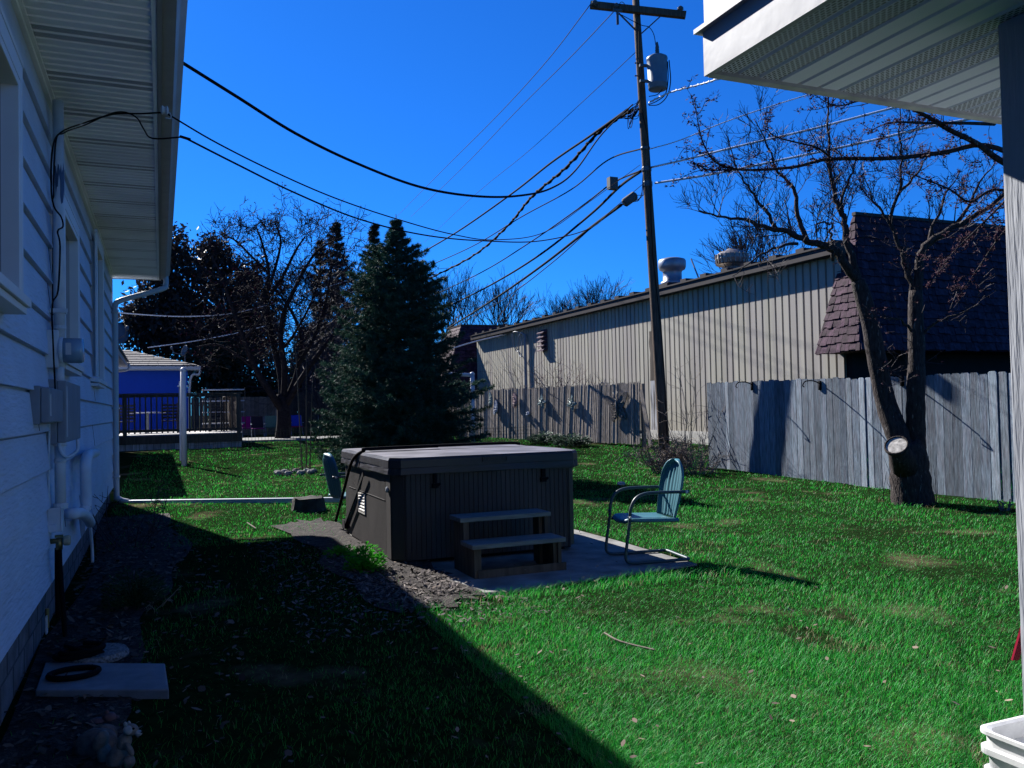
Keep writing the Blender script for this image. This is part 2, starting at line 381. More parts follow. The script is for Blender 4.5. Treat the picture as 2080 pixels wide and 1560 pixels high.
def window(ya, yb, za, zb, dp=.11):
    fr = MB(); w_ = .09; x0, x1 = WX-.02, WX+dp
    fr.box((x0, yb-.04, za), (x1, yb, zb)); fr.box((x0, ya, za), (x1, ya+.04, zb)); fr.box((x0, ya+.04, zb-.04), (x1, yb-.04, zb))
    fr.box((x1-.022, yb, za-.01), (x1+.003, yb+w_-.02, zb+w_)); fr.box((x1-.022, ya-w_+.02, za-.01), (x1+.003, ya, zb+w_)); fr.box((x1-.024, ya-w_, zb+w_+.002), (x1+.006, yb+w_, zb+w_+.03))
    fr.box((WX, yb+w_-.03, za-.01), (x1-.023, yb+w_-.022, zb+w_)); fr.box((x1-.022, ya, zb), (x1+.003, yb, zb+w_))
    fr.box((WX+.035, (ya+yb)/2-.02, za+.04), (WX+.05, (ya+yb)/2+.02, zb-.04))
    f = fr.build('window', m_trim, house, bevel=.003)
    MB().box((WX-.01, ya+.04, za+.04), (WX+.033, yb-.04, zb-.04)).build('glass', m_glass, f, off=hb)
    s = MB().hexa([(WX, ya-.12, za-.06), (x1+.03, ya-.12, za-.075), (x1+.03, yb+.12, za-.075), (WX, yb+.12, za-.06), (WX, ya-.12, za-.012), (x1+.03, ya-.12, za-.03), (x1+.03, yb+.12, za-.03), (WX, yb+.12, za-.012)])
    s.box((WX, ya-.1, za-.11), (x1+.012, yb+.1, za-.076)); s.build('sill', m_trim, f, off=hb, bevel=.003)
window(2.4, 4.66, 2.12, 3.15); window(6.85, 7.95, 1.95, 3.02, .1); window(10.6, 11.7, 1.95, 3.5, .08)
# downspout: gutter outlet, slanted run back to the wall, down to the ground, long white extension
dx, dy = WX+.07, 14.9
ds = MB(); ds.tube(smooth_path([(EX+.1, dy+.3, SZ+.03), (EX+.1, dy+.3, SZ-.12), (EX+.03, dy+.26, SZ-.2), (dx+.1, dy+.1, SZ-.42), (dx, dy+.05, SZ-.52), (dx, dy, SZ-.7), (dx, dy, 2.2), (dx, dy, .35), (dx+.02, dy-.02, .17), (dx+.2, dy-.08, .10)], 4), .045, 10)
for zz in (3.15, 1.6, .5): ds.box((WX, dy-.055, zz), (dx+.05, dy+.055, zz+.025))
ds.build('downspout', m_white, house, smooth=True)
e = MB(); pa = Vector((dx+.2, dy-.08, .10)); pb = atd(694, 1020, 12.9); pb.z = .13; e.bar(pa, pb, .095, .075)
o = e.build('downspout_extension', m_white, None, off=pa, bevel=.006); tag(o, 'long straight white downspout extension lying across the grass from house corner to tub', 'drain pipe')

# ---------------- service mast, meter, boxes (things hung on the house wall)
p = atX(118, 500, WX+.08); MY = p.y; mx_ = WX+.085
mz = lambda py, y=MY: EYE + (ray(118, py).z/ray(118, py).y)*y
t = empty('service_mast', (WX, MY, .5), 'peeling pale electric service mast pipe running up the wall into the eave', 'mast pipe')
mb = MB().tube([(mx_, MY, mz(745)), (mx_, MY, mz(205))], .036, 14); mb.build('conduit', m_pipe, t, smooth=True)
for py in (632, 665, 700): MB().cyl((mx_, MY, mz(py)-.012), (mx_, MY, mz(py)+.012), .044, n=14).build('clamp', m_pipe, t)
mb = MB(); mb.box((WX, MY-.05, mz(634)-.01), (mx_+.045, MY+.05, mz(634)+.01)); mb.box((mx_-.05, MY-.055, mz(635)), (mx_+.055, MY-.04, mz(628)))
mb.build('bracket', m_pipe, t)
mb = MB()
for (y_, c_, s_) in ((355, .018, 1), (385, .012, 2), (372, .01, 3)):
    mb.lathe((mx_+.001, MY-.001, mz(y_)), [(.0368, -.05), (.0372, 0), (.0368, .05)], 6)
# bare patch where paint peeled
k = len(mb.v)
mb = MB(); pts = []
for i in range(12):
    a = R(-120+i*10); zz = mz(372)
    pts.append((a, zz+.10+.03*math.sin(i*2.3)+U(-.02, .02), zz-.12-.05*math.sin(i*1.1)+U(-.03, .03)))
for i in range(11):
    a, t1, b1 = pts[i]; c, t2, b2 = pts[i+1]; rr = .0375
    if i < 5: b1 += .1; b2 += .1
    mb.poly([(mx_+rr*math.cos(a), MY+rr*math.sin(a), b1), (mx_+rr*math.cos(c), MY+rr*math.sin(c), b2), (mx_+rr*math.cos(c), MY+rr*math.sin(c), t2), (mx_+rr*math.cos(a), MY+rr*math.sin(a), t1)])
mb.build('bare_metal_patch', M('bare_galvanised', (.08, .12, .2), .5, metal=.3), t)
# wires hugging the mast
wp = [atd(335, 228, 5.4), atd(285, 231, 5.45), atd(230, 232, 5.5), atX(170, 250, WX+.2), atX(125, 268, WX+.13), atX(107, 300, WX+.12), atX(104, 380, WX+.1), atX(110, 420, WX+.12), atX(124, 440, WX+.14), atX(128, 460, WX+.15), atX(117, 470, WX+.14), atX(122, 500, WX+.13), atX(118, 590, WX+.13), atX(106, 620, WX+.1), atX(108, 700, WX+.1), atX(112, 790, WX+.08)]
mb = MB().tube(smooth_path(wp, 5), .0055, 6); mb.build('service_drop_lead', m_black, t, smooth=True)
wp = [atd(374, 278, 5.3), atd(310, 281, 5.35), atd(292, 262, 5.4), atd(275, 237, 5.45), atd(235, 228, 5.5), atX(170, 255, WX+.2), atX(130, 270, WX+.13), atX(112, 300, WX+.09), atX(108, 500, WX+.03), atX(107, 640, WX+.03)]
mb = MB().tube(smooth_path(wp, 5), .005, 6); mb.build('service_drop_lead', m_black, t, smooth=True)
t = empty('electric_meter', (WX, MY, mz(712)), 'round glass electric meter on its grey socket below the mast pipe', 'electric meter')
mb = MB().box((WX, MY-.08, mz(748)), (WX+.085, MY+.08, mz(672))); mb.cyl((WX+.085, MY, mz(712)), (WX+.11, MY, mz(712)), .098, n=24); mb.build('socket', m_pipe, t, bevel=.008)
mb = MB().lathe((WX+.105, MY, mz(712)), [(.088, 0), (.088, .115), (.08, .13), (.0, .135)], 24, (1, 0, 0)); g = mb.build('dome', m_lens, t, smooth=True)
mb = MB().box((WX+.13, MY-.0895, mz(722)), (WX+.165, MY-.088, mz(698))); mb.build('label_plate', m_white, t)
mb = MB().box((WX+.08, MY-.02, mz(765)), (WX+.1, MY+.02, mz(750))); mb.build('seal_tag', M('blue_tag', (.02, .12, .6)), t)
def wbox(name, x0, x1, yt, yb, d0, d1, label, mat=m_grey):
    a = atX(x0, yt, WX+d1); b = atX(x1, yb, WX+d1)
    y_a, y_b = min(a.y, b.y), max(a.y, b.y)
    za, zb = EYE+(ray(x0, yb).z/ray(x0, yb).y)*y_a, EYE+(ray(x0, yt).z/ray(x0, yt).y)*y_a
    t = empty(name, (WX, y_a, za), label, 'utility box')
    MB().box((WX, y_a, za), (WX+d1*.55, y_b, zb)).build('back_box', mat, t, bevel=.006)
    MB().box((WX+d1*.56, y_a+.008, za+.01), (WX+d1, y_b-.008, zb-.01)).build('cover', mat, t, bevel=.008)
    MB().box((WX+d1, y_a+.03, za+.05), (WX+d1+.006, y_a+.045, zb-.05)).build('hasp', m_pipe, t)
    return y_a, y_b, za, zb
wbox('utility_box', 100, 133, 783, 862, 0, .11, 'small grey utility box on the siding directly under the meter')
wbox('breaker_box', 134, 164, 770, 902, 0, .13, 'tall grey breaker box on the siding right of the smaller utility box')
mb = MB().tube([(mx_, MY, mz(745)), (mx_, MY, mz(790))], .03, 12); mb.tube([(mx_, MY, mz(860)), (mx_, MY, mz(1022))], .036, 14)
mb.cyl((mx_, MY, mz(906)), (mx_, MY, mz(898)), .045, n=14); mb.cyl((mx_, MY, mz(940)), (mx_, MY, mz(932)), .041, n=14)
mb.tube(smooth_path([(mx_+.03, MY-.02, mz(878)), (mx_, MY-.045, mz(905)), (mx_+.04, MY-.06, mz(928)), (mx_+.1, MY+.05, mz(918)), (mx_+.1, MY+.1, mz(895))], 5), .012, 6)
mb.tube([(WX+.03, MY-.07, mz(790)), (WX+.02, MY-.07, mz(1000)), (WX+.02, MY-.03, mz(1040))], .008, 6)
o = mb.build('lower_conduit', m_pipe, None, off=(WX, MY, mz(1022)), smooth=True); tag(o, 'pale vertical conduit with a looped cable running down below the utility boxes', 'conduit')
mb = MB().box((WX+.01, MY-.055, mz(1078)), (WX+.09, MY+.06, mz(1030))); mb.cyl((mx_, MY, mz(1034)), (mx_, MY, mz(1022)), .048, n=14); mb.box((WX, MY-.09, mz(1078)), (WX+.07, MY-.055, mz(1062))); mb.box((WX+.09, MY-.06, mz(1079)), (WX+.1, MY+.065, mz(1029)))
o = mb.build('conduit_elbow_box', m_pipe, None, off=(WX, MY, mz(1078)), bevel=.006); tag(o, 'pale square elbow fitting at the bottom of the vertical conduit', 'pipe fitting')
# pvc vents
X1 = WX+.1
def pth(l, n=5): return smooth_path([atX(x, y, X1+d) for x, y, d in l], n)
o = MB().tube(pth([(195, 920, -.09), (188, 921, .0), (178, 926, .03), (174, 945, .03), (174, 970, .03), (175, 1010, .03), (175, 1030, .03), (168, 1038, .0), (160, 1042, -.09)]), .046, 14).build('vent_pipe', m_pvc, None, off=(X1, 8, .5), smooth=True); tag(o, 'thick white plastic vent pipe bent over at the top, low on the wall', 'vent pipe')
o = MB().tube(pth([(140, 1043, -.04), (150, 1043, .0), (163, 1043, .03), (176, 1050, .04), (183, 1062, .03)]), .045, 14).tube(pth([(182, 1055, .03), (184, 1075, .03), (187, 1110, .03), (188, 1142, .03)]), .014, 8).build('drain_pipe', m_pvc, None, off=(X1, 7, .1), smooth=True); tag(o, 'white plastic elbow with a thin drain tube dropping to the soil', 'drain pipe')
o = MB().box((WX, 8.9, .35), (WX+.03, 9.35, .75)).box((WX+.03, 8.95, .4), (WX+.035, 9.3, .7)).build('crawl_vent', m_grey, None, off=(WX, 9.1, .4)); tag(o, 'small dark vent panel low on the siding beyond the vent pipe', 'wall vent')
# faucet + hose
fp = atX(100, 1100, WX+.02)
t = empty('hose_faucet', fp, 'brass outdoor faucet with a timer knob on the wall above the hose', 'faucet')
MB().cyl(fp, fp+Vector((.08, 0, 0)), .018).cyl(fp+Vector((.06, 0, .02)), fp+Vector((.06, 0, -.06)), .022).build('body', m_brass, t, smooth=True)
MB().lathe(fp+Vector((.08, 0, 0)), [(.02, 0), (.034, .01), (.036, .04), (.03, .05)], 12, (1, 0, 0)).build('knob', M('cream_plastic', (.4, .38, .28), .5), t)
MB().box(fp+Vector((.035, -.02, .025)), fp+Vector((.085, .02, .04))).build('handle', m_brass, t)
g0 = gv(WX+.28, fp.y-.1, .05)
hp = [fp+Vector((.06, 0, -.05)), fp+Vector((.065, 0, -.2)), fp+Vector((.08, .0, -.45)), fp+Vector((.1, -.02, -.68))]
coil = []
pc = onground(162, 1348); PZ = pc.z+.03
for i in range(40):
    a = i*.36; rr = .115+.02*math.sin(i*.21); coil.append(Vector((pc.x+rr*math.cos(a)+.0, pc.y+rr*.75*math.sin(a), PZ+.018+.018*(i/14)+.002*math.sin(i))))
pts = smooth_path(hp+[Vector((WX+.2, pc.y+.05, PZ+.06))]+coil, 3)
mb = MB().tube(pts, .017, 8)
pc2 = atz(150, 1366, PZ+.02); c2 = [Vector((pc2.x+.13*math.cos(a), pc2.y+.1*math.sin(a), PZ+.018)) for a in [i*.33 for i in range(20)]]
mb.tube(c2, .017, 8); mb.tube(smooth_path([fp+Vector((.05, .02, -.05)), fp+Vector((.05, .01, -.3)), fp+Vector((.055, 0, -.52))], 4), .02, 8)
o = mb.build('garden_hose', m_black, None, off=(pc.x, pc.y, -.05), smooth=True); tag(o, 'black garden hose hanging from the faucet and coiled on the square pad', 'garden hose')
q = atX(95, 1270, WX+.06); mb = MB().box(q+Vector((-.004, -.03, -.05)), q+Vector((.004, .03, .06)))
o = mb.build('hose_tag', m_white, None, off=q); tag(o, 'small white printed tag hanging beside the hanging hose', 'tag')
mb = MB().cyl(q+Vector((.0, .02, -.02)), q+Vector((.0, .02, .1)), .012)
o = mb.build('hose_nozzle', m_brass, None, off=q+Vector((0, .02, 0))); tag(o, 'brass hose nozzle beside the white tag on the wall', 'nozzle')
# pad and stepping stone
a = [atz(x, y, PZ) for x, y in ((92, 1345), (335, 1347), (343, 1400), (72, 1402))]
mb = MB().slab([(p.x, p.y) for p in a][::-1], PZ-.1, PZ); o = mb.build('utility_pad', m_pad, None, off=(a[0].x, a[0].y, PZ-.05), bevel=.008); tag(o, 'pale rectangular ribbed pad on the ground by the house under the hose coil', 'pad')
p = atz(195, 1322, PZ+.02); mb = MB().lathe((p.x, p.y, PZ-.055), [(.19, 0), (.195, .05), (.18, .075), (.0, .078)], 28); o = mb.build('stepping_stone', m_pebble, None, off=(p.x, p.y, PZ-.05), smooth=False); tag(o, 'round pebbled stepping stone behind the rectangular pad', 'stepping stone')

# ================================================================== RIGHT PORCH / GARAGE CORNER
GX, GY, GZ = 1.67, 2.32, 2.6
cp = atz(1430, 148, GZ); GX, GY = cp.x, cp.y
pp = atz(2026, 48, GZ); PX, PY = pp.x, pp.y
g = empty('garage', (PX+.4, PY-1, -.1), 'white corner of the near building with vented soffit overhead at upper right', 'building')
XR = GX+3.2; YB = -2.5
mb = MB(); x = GX+.03; k = 0; pt = .089
while x < XR:
    v = (k % 6) in (0, 1, 2); x2 = x+pt-.02; mb.cm = 1 if v else 0
    mb.poly([(x, YB, GZ), (x, GY, GZ), (x2, GY, GZ), (x2, YB, GZ)][::-1]); mb.cm = 0
    for (xa, za, xb, zb) in ((x2, 0, x2+.006, .012), (x2+.006, .012, x2+.014, .012), (x2+.014, .012, x2+.02, 0)):
        mb.poly([(xa, YB, GZ+za), (xb, YB, GZ+zb), (xb, GY, GZ+zb), (xa, GY, GZ+za)])
    x += pt; k += 1
mb.build('soffit', [m_gar_soffit, m_gar_soffit_v], g)
mb = MB().box((GX, YB, GZ-.012), (GX+.02, GY, GZ+.135)).box((GX-.022, YB, GZ+.135), (GX+.02, GY+.022, GZ+.15)).box((GX+.006, YB, GZ+.15), (GX+.02, GY+.0, GZ+.42))
mb.build('fascia', m_fascia, g)
mb = MB().box((GX+.02, GY-.03, GZ-.012), (XR, GY+.004, GZ+.13)).box((GX+.02, GY-.012, GZ+.131), (XR, GY+.0, GZ+.40)); mb.build('front_fascia', M('weathered_white_metal', (.5, .52, .53), .6, var=.2, scale=14), g)
mb = MB().hexa([(GX-.03, YB, GZ+.42), (XR, YB, GZ+.42), (XR, GY+.05, GZ+.42), (GX-.03, GY+.05, GZ+.42), (GX-.03, YB, GZ+.45), (XR, YB, GZ+.75), (XR, GY+.05, GZ+.75), (GX-.03, GY+.05, GZ+.45)]); mb.build('roof', m_shingle, g)
mb = MB().box((PX, PY-.14, -.1), (PX+.03, PY, GZ-.004)); mb.build('corner_board', m_post, g, bevel=.003)
mb = MB().box((PX+.031, PY-2.8, -.1), (XR-.5, PY-.02, GZ-.003)); mb.build('wall', m_post, g)
mb = MB().box((GX+.4, PY-.01, GZ-.004-.03), (PX, PY+.0, GZ-.004)); 
mb = MB().box((PX+.0, PY-3, GZ-.035), (PX-.03, PY-.16, GZ-.002)); mb.build('frieze_board', m_gar_soffit, g)
# ================================================================== METAL BUILDING
BX = 15.5; BT = 5.16
YN = atX(1748, 711, 14.75).y+1.28; YF = 41.4
b = empty('metal_building', (BX, 28, .3), 'long tan ribbed metal building with purple shingled mansards behind the fences', 'building')
mb = MB(); y = YN; P = []
while y < YF:
    P += [(y, 0), (y+.2, 0), (y+.21, .05), (y+.262, .05)]; y += .272
P = [(a_, b_) for a_, b_ in P]
for i in range(len(P)-1):
    (ya, da), (yb, db) = P[i], P[i+1]
    mb.poly([(BX+da, ya, -.2), (BX+da, ya, BT), (BX+db, yb, BT), (BX+db, yb, -.2)])
mb.box((BX+.06, YN, -.2), (BX+22, YF, BT-.05)); mb.build('wall', m_metalwall, b)
mb = MB().box((BX-.06, YN, .0), (BX-.02, YF, .62)); mb.build('foundation', M('pale_block', (.5, .49, .46), .9, var=.2), b)
mb = MB().box((BX-.32, YN-.2, BT-.08), (BX-.02, YF+.2, BT+.12)); mb.box((BX-.36, YN-.2, BT+.12), (BX+.1, YF+.2, BT+.15)); mb.build('eave', m_brown, b)
mb = MB(); mb.hexa([(BX-.3, YN, BT+.15), (BX+11, YN, BT+.7), (BX+11, YF, BT+.7), (BX-.3, YF, BT+.15), (BX-.3, YN, BT+.18), (BX+11, YN, BT+.9), (BX+11, YF, BT+.9), (BX-.3, YF, BT+.18)])
y = YN
while y < YF: mb.box((BX-.2, y, BT+.16), (BX+.6, y+.3, BT+.29)); y += 1.05
mb.build('roof', m_brown, b)
def shakes(mb, A, B, D, E, rows, wd):
    """rows of irregular shakes on the sloped quad A-B (bottom) .. D-E (top, D over A)"""
    A, B, D, E = map(Vector, (A, B, D, E)); n = (B-A).cross(D-A).normalized()
    for r in range(rows):
        t0, t1 = r/rows, (r+1.12)/rows; L0, L1 = A.lerp(D, t0), B.lerp(E, t0); u0, u1 = A.lerp(D, min(t1, 1)), B.lerp(E, min(t1, 1))
        ln = (L1-L0).length; x = -U(0, wd)
        while x < ln:
            w2 = wd*U(.6, 1.4); a_, c_ = max(x, 0)/ln, min(x+w2*.96, ln)/ln; x += w2
            if c_-a_ < .002: continue
            mb.cr = U(0, 1); dn = U(-.02, .04)*(D-A).normalized(); th = U(.03, .055)
            p = [L0.lerp(L1, a_)-dn, L0.lerp(L1, c_)-dn, u0.lerp(u1, c_), u0.lerp(u1, a_)]
            mb.hexa([p[0], p[1], p[2], p[3], p[0]+n*th, p[1]+n*th, p[2]+n*.012, p[3]+n*.012])
    mb.cr = .5
def mansard(yc, xo, zb, zt, inset, ret, xr, name_lab):
    """front face looks towards -Y, with a short return on the -X side"""
    mb = MB(); A = (xo, yc, zb); B = (xr, yc, zb); D = (xo+inset, yc+inset, zt); E = (xr, yc+inset, zt)
    mb.poly([A, B, E, D]); mb.poly([(xo, yc+ret, zb), A, D, (xo+inset, yc+ret, zt)]); mb.poly([(xo, yc, zb), (xo, yc+ret, zb), (xr, yc+ret, zb), (xr, yc, zb)])
    mb.poly([(xo, yc+ret, zb), (xo+inset, yc+ret, zt), (xr, yc+ret, zt), (xr, yc+ret, zb)])
    mb.poly([D, E, (xr, yc+ret, zt), (xo+inset, yc+ret, zt)])
    shakes(mb, A, B, D, E, int((zt-zb)/.2), .17); shakes(mb, (xo, yc+ret, zb), A, (xo+inset, yc+ret, zt), D, int((zt-zb)/.2), .16)
    mb.build('mansard', m_shake, b)
    MB().box((xo+inset-.05, yc+inset-.05, zt), (xr, yc+ret, zt+.08)).build('cap', m_brown, b)
pA = atX(1657, 711, 14.75); pB = atX(1748, 711, 14.75)
mansard(pB.y, 14.75, pB.z, 6.12, 1.34, max(pA.y-pB.y, 1.4), 40, '')
MB().box((BX+.07, YN-.22, -.2), (BX+20, YN-.02, pB.z+.02)).build('side_wall', m_darkwall, b)
mansard(YF-.3, BX-2.3, 1.6, 6.0, 2.0, 4.0, BX+9, '')
# roof vents
def roofvent(px, py_base, X, kind, label):
    p = atX(px, py_base, X); t = empty('roof_vent', (p.x, p.y, p.z-.7), label, 'roof vent', 'exhaust vents on the metal building roof')
    mg = M('galvanised_'+kind, (.28, .31, .36) if kind == 'drum' else (.34, .30, .26), .4, metal=.5, var=.25, scale=3)
    MB().box((p.x-.55, p.y-.55, p.z-.75), (p.x+.55, p.y+.55, p.z-.12)).build('curb', m_brown if kind == 'drum' else mg, t)
    if kind == 'drum':
        MB().lathe(p-Vector((0, 0, .12)), [(.42, 0), (.42, .1), (.34, .12), (.34, .45), (.36, .5), (.46, .55), (.50, .66), (.50, .86), (.46, .92), (.30, .97), (0, .98)], 24).build('hood', mg, t, smooth=True)
    else:
        MB().lathe(p-Vector((0, 0, .12)), [(.62, 0), (.66, .06), (.5, .1), (.3, .14), (.26, .3), (.45, .34), (.5, .36)], 20).build('neck', mg, t)
        mb = MB().lathe(p+Vector((0, 0, .2)), [(.3, 0), (.47, .07), (.52, .22), (.5, .36), (.38, .45), (.28, .47), (.2, .5), (.12, .56), (0, .57)], 22)
        for i in range(22):
            a = 2*math.pi*i/22; d = Vector((math.cos(a), math.sin(a), 0)); c = p+Vector((0, 0, .42))
            mb.bar(c+d*.5-Vector((0, 0, .15)), c+d*.52+Vector((0, 0, .15)), .03)
        mb.build('turbine', mg, t)
st_ = MB(); q = atX(1328, 770, BX)
def stainp(y0, y1, z0, z1, n=9):
    L_, R_ = [], []
    for k in range(n+1):
        z = z0+(z1-z0)*k/n; L_.append((BX-.006, y0+U(-.05, .05), z)); R_.append((BX-.006, y1+U(-.05, .05), z))
    for k in range(n): st_.poly([L_[k], L_[k+1], R_[k+1], R_[k]])
st_.cm = 0; stainp(q.y-.08, q.y+.22, 2.3, 4.0); st_.cm = 1; stainp(q.y-.2, q.y+.2, .5, 2.3)
st_.build('stain', [M('dark_stain', (.08, .065, .055), .9, var=.6, scale=3, stretch=(1, 2, .3)), M('peeled_stain', (.42, .43, .46), .9, var=.6, scale=4, stretch=(1, 3, .3), col2=(.10, .09, .09), c2scale=3)], b)
roofvent(1366, 572, 17.2, 'drum', 'large grey drum shaped exhaust vent on metal roof beside the utility pole')
roofvent(1487, 553, 17.0, 'turbine', 'tan turbine roof vent right of the grey drum vent')
mb = MB(); q = atX(1425, 575, 17.6); mb.box(q-Vector((.3, .9, .5)), q+Vector((.3, .9, .12))); mb.tube([q+Vector((-.2, -.2, 0)), q+Vector((-.2, .3, .9))], .03)
o = mb.build('roof_unit', m_grey, None, off=q-Vector((0, 0, .5))); tag(o, 'low flat grey duct box on the roof between the two vents', 'roof unit')
# wall louver, conduit with looped wires
p = atX(1100, 690, BX-.15); mb = MB().box((BX-.02, p.y-.32, p.z-.45), (BX-.05, p.y+.32, p.z+.45))
for i in range(5):
    zz = p.z+.4-i*.19; mb.hexa([(BX-.05, p.y-.32, zz-.1), (BX-.24, p.y-.32, zz-.14), (BX-.24, p.y+.32, zz-.14), (BX-.05, p.y+.32, zz-.1), (BX-.05, p.y-.32, zz), (BX-.24, p.y-.32, zz-.1), (BX-.24, p.y+.32, zz-.1), (BX-.05, p.y+.32, zz)])
mb.build('louver_vent', M('louver_maroon', (.10, .06, .09), .5), b)
cc = atX(1067, 700, BX-.12); mb = MB().tube([(cc.x, cc.y, .3), (cc.x, cc.y, BT-.35)], .07, 8)
mb.tube(smooth_path([(cc.x, cc.y, BT-.4), (cc.x-.1, cc.y+.2, BT-.25), (cc.x-.15, cc.y+.45, BT-.6), (cc.x-.1, cc.y+.5, BT-1.2), (cc.x-.1, cc.y+.2, BT-1.3), (cc.x-.12, cc.y+.1, BT-.5)], 5), .03, 6)
mb.tube(smooth_path([(cc.x, cc.y, BT-.4), (cc.x-.25, cc.y+.4, BT-.2), (cc.x-.3, cc.y+.8, BT-.3), (cc.x-.15, cc.y+.8, BT-1.0), (cc.x-.1, cc.y+.4, BT-1.1)], 5), .025, 6)
mb.build('service_conduit', m_grey, b)
# ================================================================== FENCES
def fence(px_l, px_r, mat, wd, ht, label, name, base_l, base_r, posts=3, lean=0., topvar=.012, dog=0, tilt=.02):
    A, B = Vector(base_l), Vector(base_r); d = (B-A); L_ = d.length; d.normalize(); n = Vector((d.y, -d.x, 0))
    if n.x > 0: n = -n
    t = empty(name, (A+B)/2, label, 'fence')
    mb = MB(); x = 0; i = 0
    while x < L_:
        w2 = wd*U(.92, 1.06); p = A+d*x; q = A+d*min(x+w2-.013, L_); z0 = p.z-U(0, .03); h = ht+U(-topvar, topvar)
        mb.cr = U(0, 1); tl = U(-tilt, tilt); o1 = n*(.01+max(tl, 0)); o2 = n*(.01+max(-tl, 0)); ln = Vector((0, 0, h))+d*lean*(0.6+.4*math.sin(x*.9))*h
        th = n*-.018; b0, b1 = Vector((p.x, p.y, z0)), Vector((q.x, q.y, z0))
        if dog:
            c = d*dog; k = len(mb.v)
            lo = [b0+o1, b1+o2]; T = [b1+o2+ln-Vector((0, 0, dog)), b1+o2+ln-c, b0+o1+ln+c, b0+o1+ln-Vector((0, 0, dog))]
            fr = lo+T; bk = [v+th for v in fr]; mb.v += [tuple(v) for v in fr+bk]; N = len(fr)
            mb.face(range(k, k+N)); mb.face(range(k+2*N-1, k+N-1, -1))
            for j in range(N): mb.face((k+j, k+(j+1) % N, k+N+(j+1) % N, k+N+j))
        else:
            mb.hexa([b0+o1, b1+o2, b1+o2+th, b0+o1+th, b0+o1+ln, b1+o2+ln, b1+o2+ln+th, b0+o1+ln+th])
        x += w2; i += 1
    mb.build('board_panel', mat, t)
    mb = MB(); mb.cr = .4
    for hh in (.35, ht-.3): mb.bar(A-n*.05+Vector((0, 0, hh)), B-n*.05+Vector((0, 0, hh)), .04, .09)
    mb.build('rail', mat, t)
    for k in range(posts):
        p = A.lerp(B, k/(posts-1)); MB().box((p.x-.05-n.x*.12, p.y-.05, p.z-.2), (p.x+.05-n.x*.12, p.y+.05, p.z+ht-.05)).build('post', mat, t)
    return A, B, d, n, t
g1 = Vector((10.95, 15.1, .09)); g2 = Vector((11.16, 7.0, -.01))
GA, GB, gd, gn, gf = fence(0, 0, m_fence, .15, 1.86, 'silver grey cedar board fence with tall vertical planks behind the twin trunk tree', 'board_fence', g1, g2, 4, 0, dog=.022, tilt=.014)
b1 = Vector((11.0, 33.2, .36)); b2 = Vector((13.15, 21.5, .33))
BA, BB, bd, bn, bf = fence(0, 0, m_fence2, .095, 1.84, 'old brown picket fence leaning unevenly in front of the metal building', 'picket_fence', b1, b2, 5, .10, .03, 0, .012)
# loose leaning boards at the end of the picket fence
for (x0, y0, x1, y1, lab) in ((1322, 905, 1302, 792, 'thin loose grey board leaning at the right end of the brown fence'), ):
    p = atplane(x0, y0, b2+bn*.1, bn); q = atplane(x1, y1, b2, bn)
    o = MB().bar(p, q, .15, .03, up=bn).build('loose_board', m_fence2, None, off=p); tag(o, lab, 'board')
# plant hooks on the grey fence: short arms reaching out, they throw the long diagonal shadows
for (px, py, lab) in ((1527, 781, 'thin metal plant hook left of the dark pole shadow on the grey fence'), (1665, 779, 'thin metal plant hook right of the dark pole shadow on the grey fence'), (1832, 769, 'thin metal plant hook on the grey fence between the twin trunks')):
    p = atplane(px, py, GA+gn*.03, gn); t = MB().tube(smooth_path([p, p+gn*.16+Vector((0, 0, .05)), p+gn*.34+Vector((0, 0, .04)), p+gn*.40+Vector((0, 0, -.03)), p+gn*.37+Vector((0, 0, -.06))], 4), .011, 6)
    t.box(p-Vector((.012, .03, .12)), p+Vector((.012, .03, .05)))
    o = t.build('plant_hook', m_black, None, off=p, smooth=True); tag(o, lab, 'plant hook', 'plant hooks on the grey fence')
# ornaments on the picket fence
m_orn = [M('mosaic_pale', (.45, .47, .52), .35, var=.8, scale=30), M('mosaic_red', (.40, .27, .25), .4, var=.7, scale=30), M('mosaic_green', (.25, .32, .30), .4, var=.8, scale=26), M('mosaic_bronze', (.16, .14, .12), .4, var=.6, scale=20)]
def wing(mb, c, ux, uz, a, rx, rz, th=.03):
    k = []; d1 = ux*math.cos(a)+uz*math.sin(a); d2 = -ux*math.sin(a)+uz*math.cos(a)
    for i in range(14):
        th_ = 2*math.pi*i/14; rr = 1+.12*math.cos(3*th_); k.append(c+d1*rx*math.cos(th_)*rr+d2*rz*math.sin(th_)*rr)
    n = bn*th; mb.poly(k); mb.poly([v+n for v in k][::-1]); 
    for i in range(14): mb.poly([k[i], k[(i+1) % 14], k[(i+1) % 14]+n, k[i]+n])
    for q in range(5): v = c+d1*rx*U(-.5, .5)+d2*rz*U(-.5, .5)+n*1.05; mb.blob(v, (.045, .045, .02), 6)
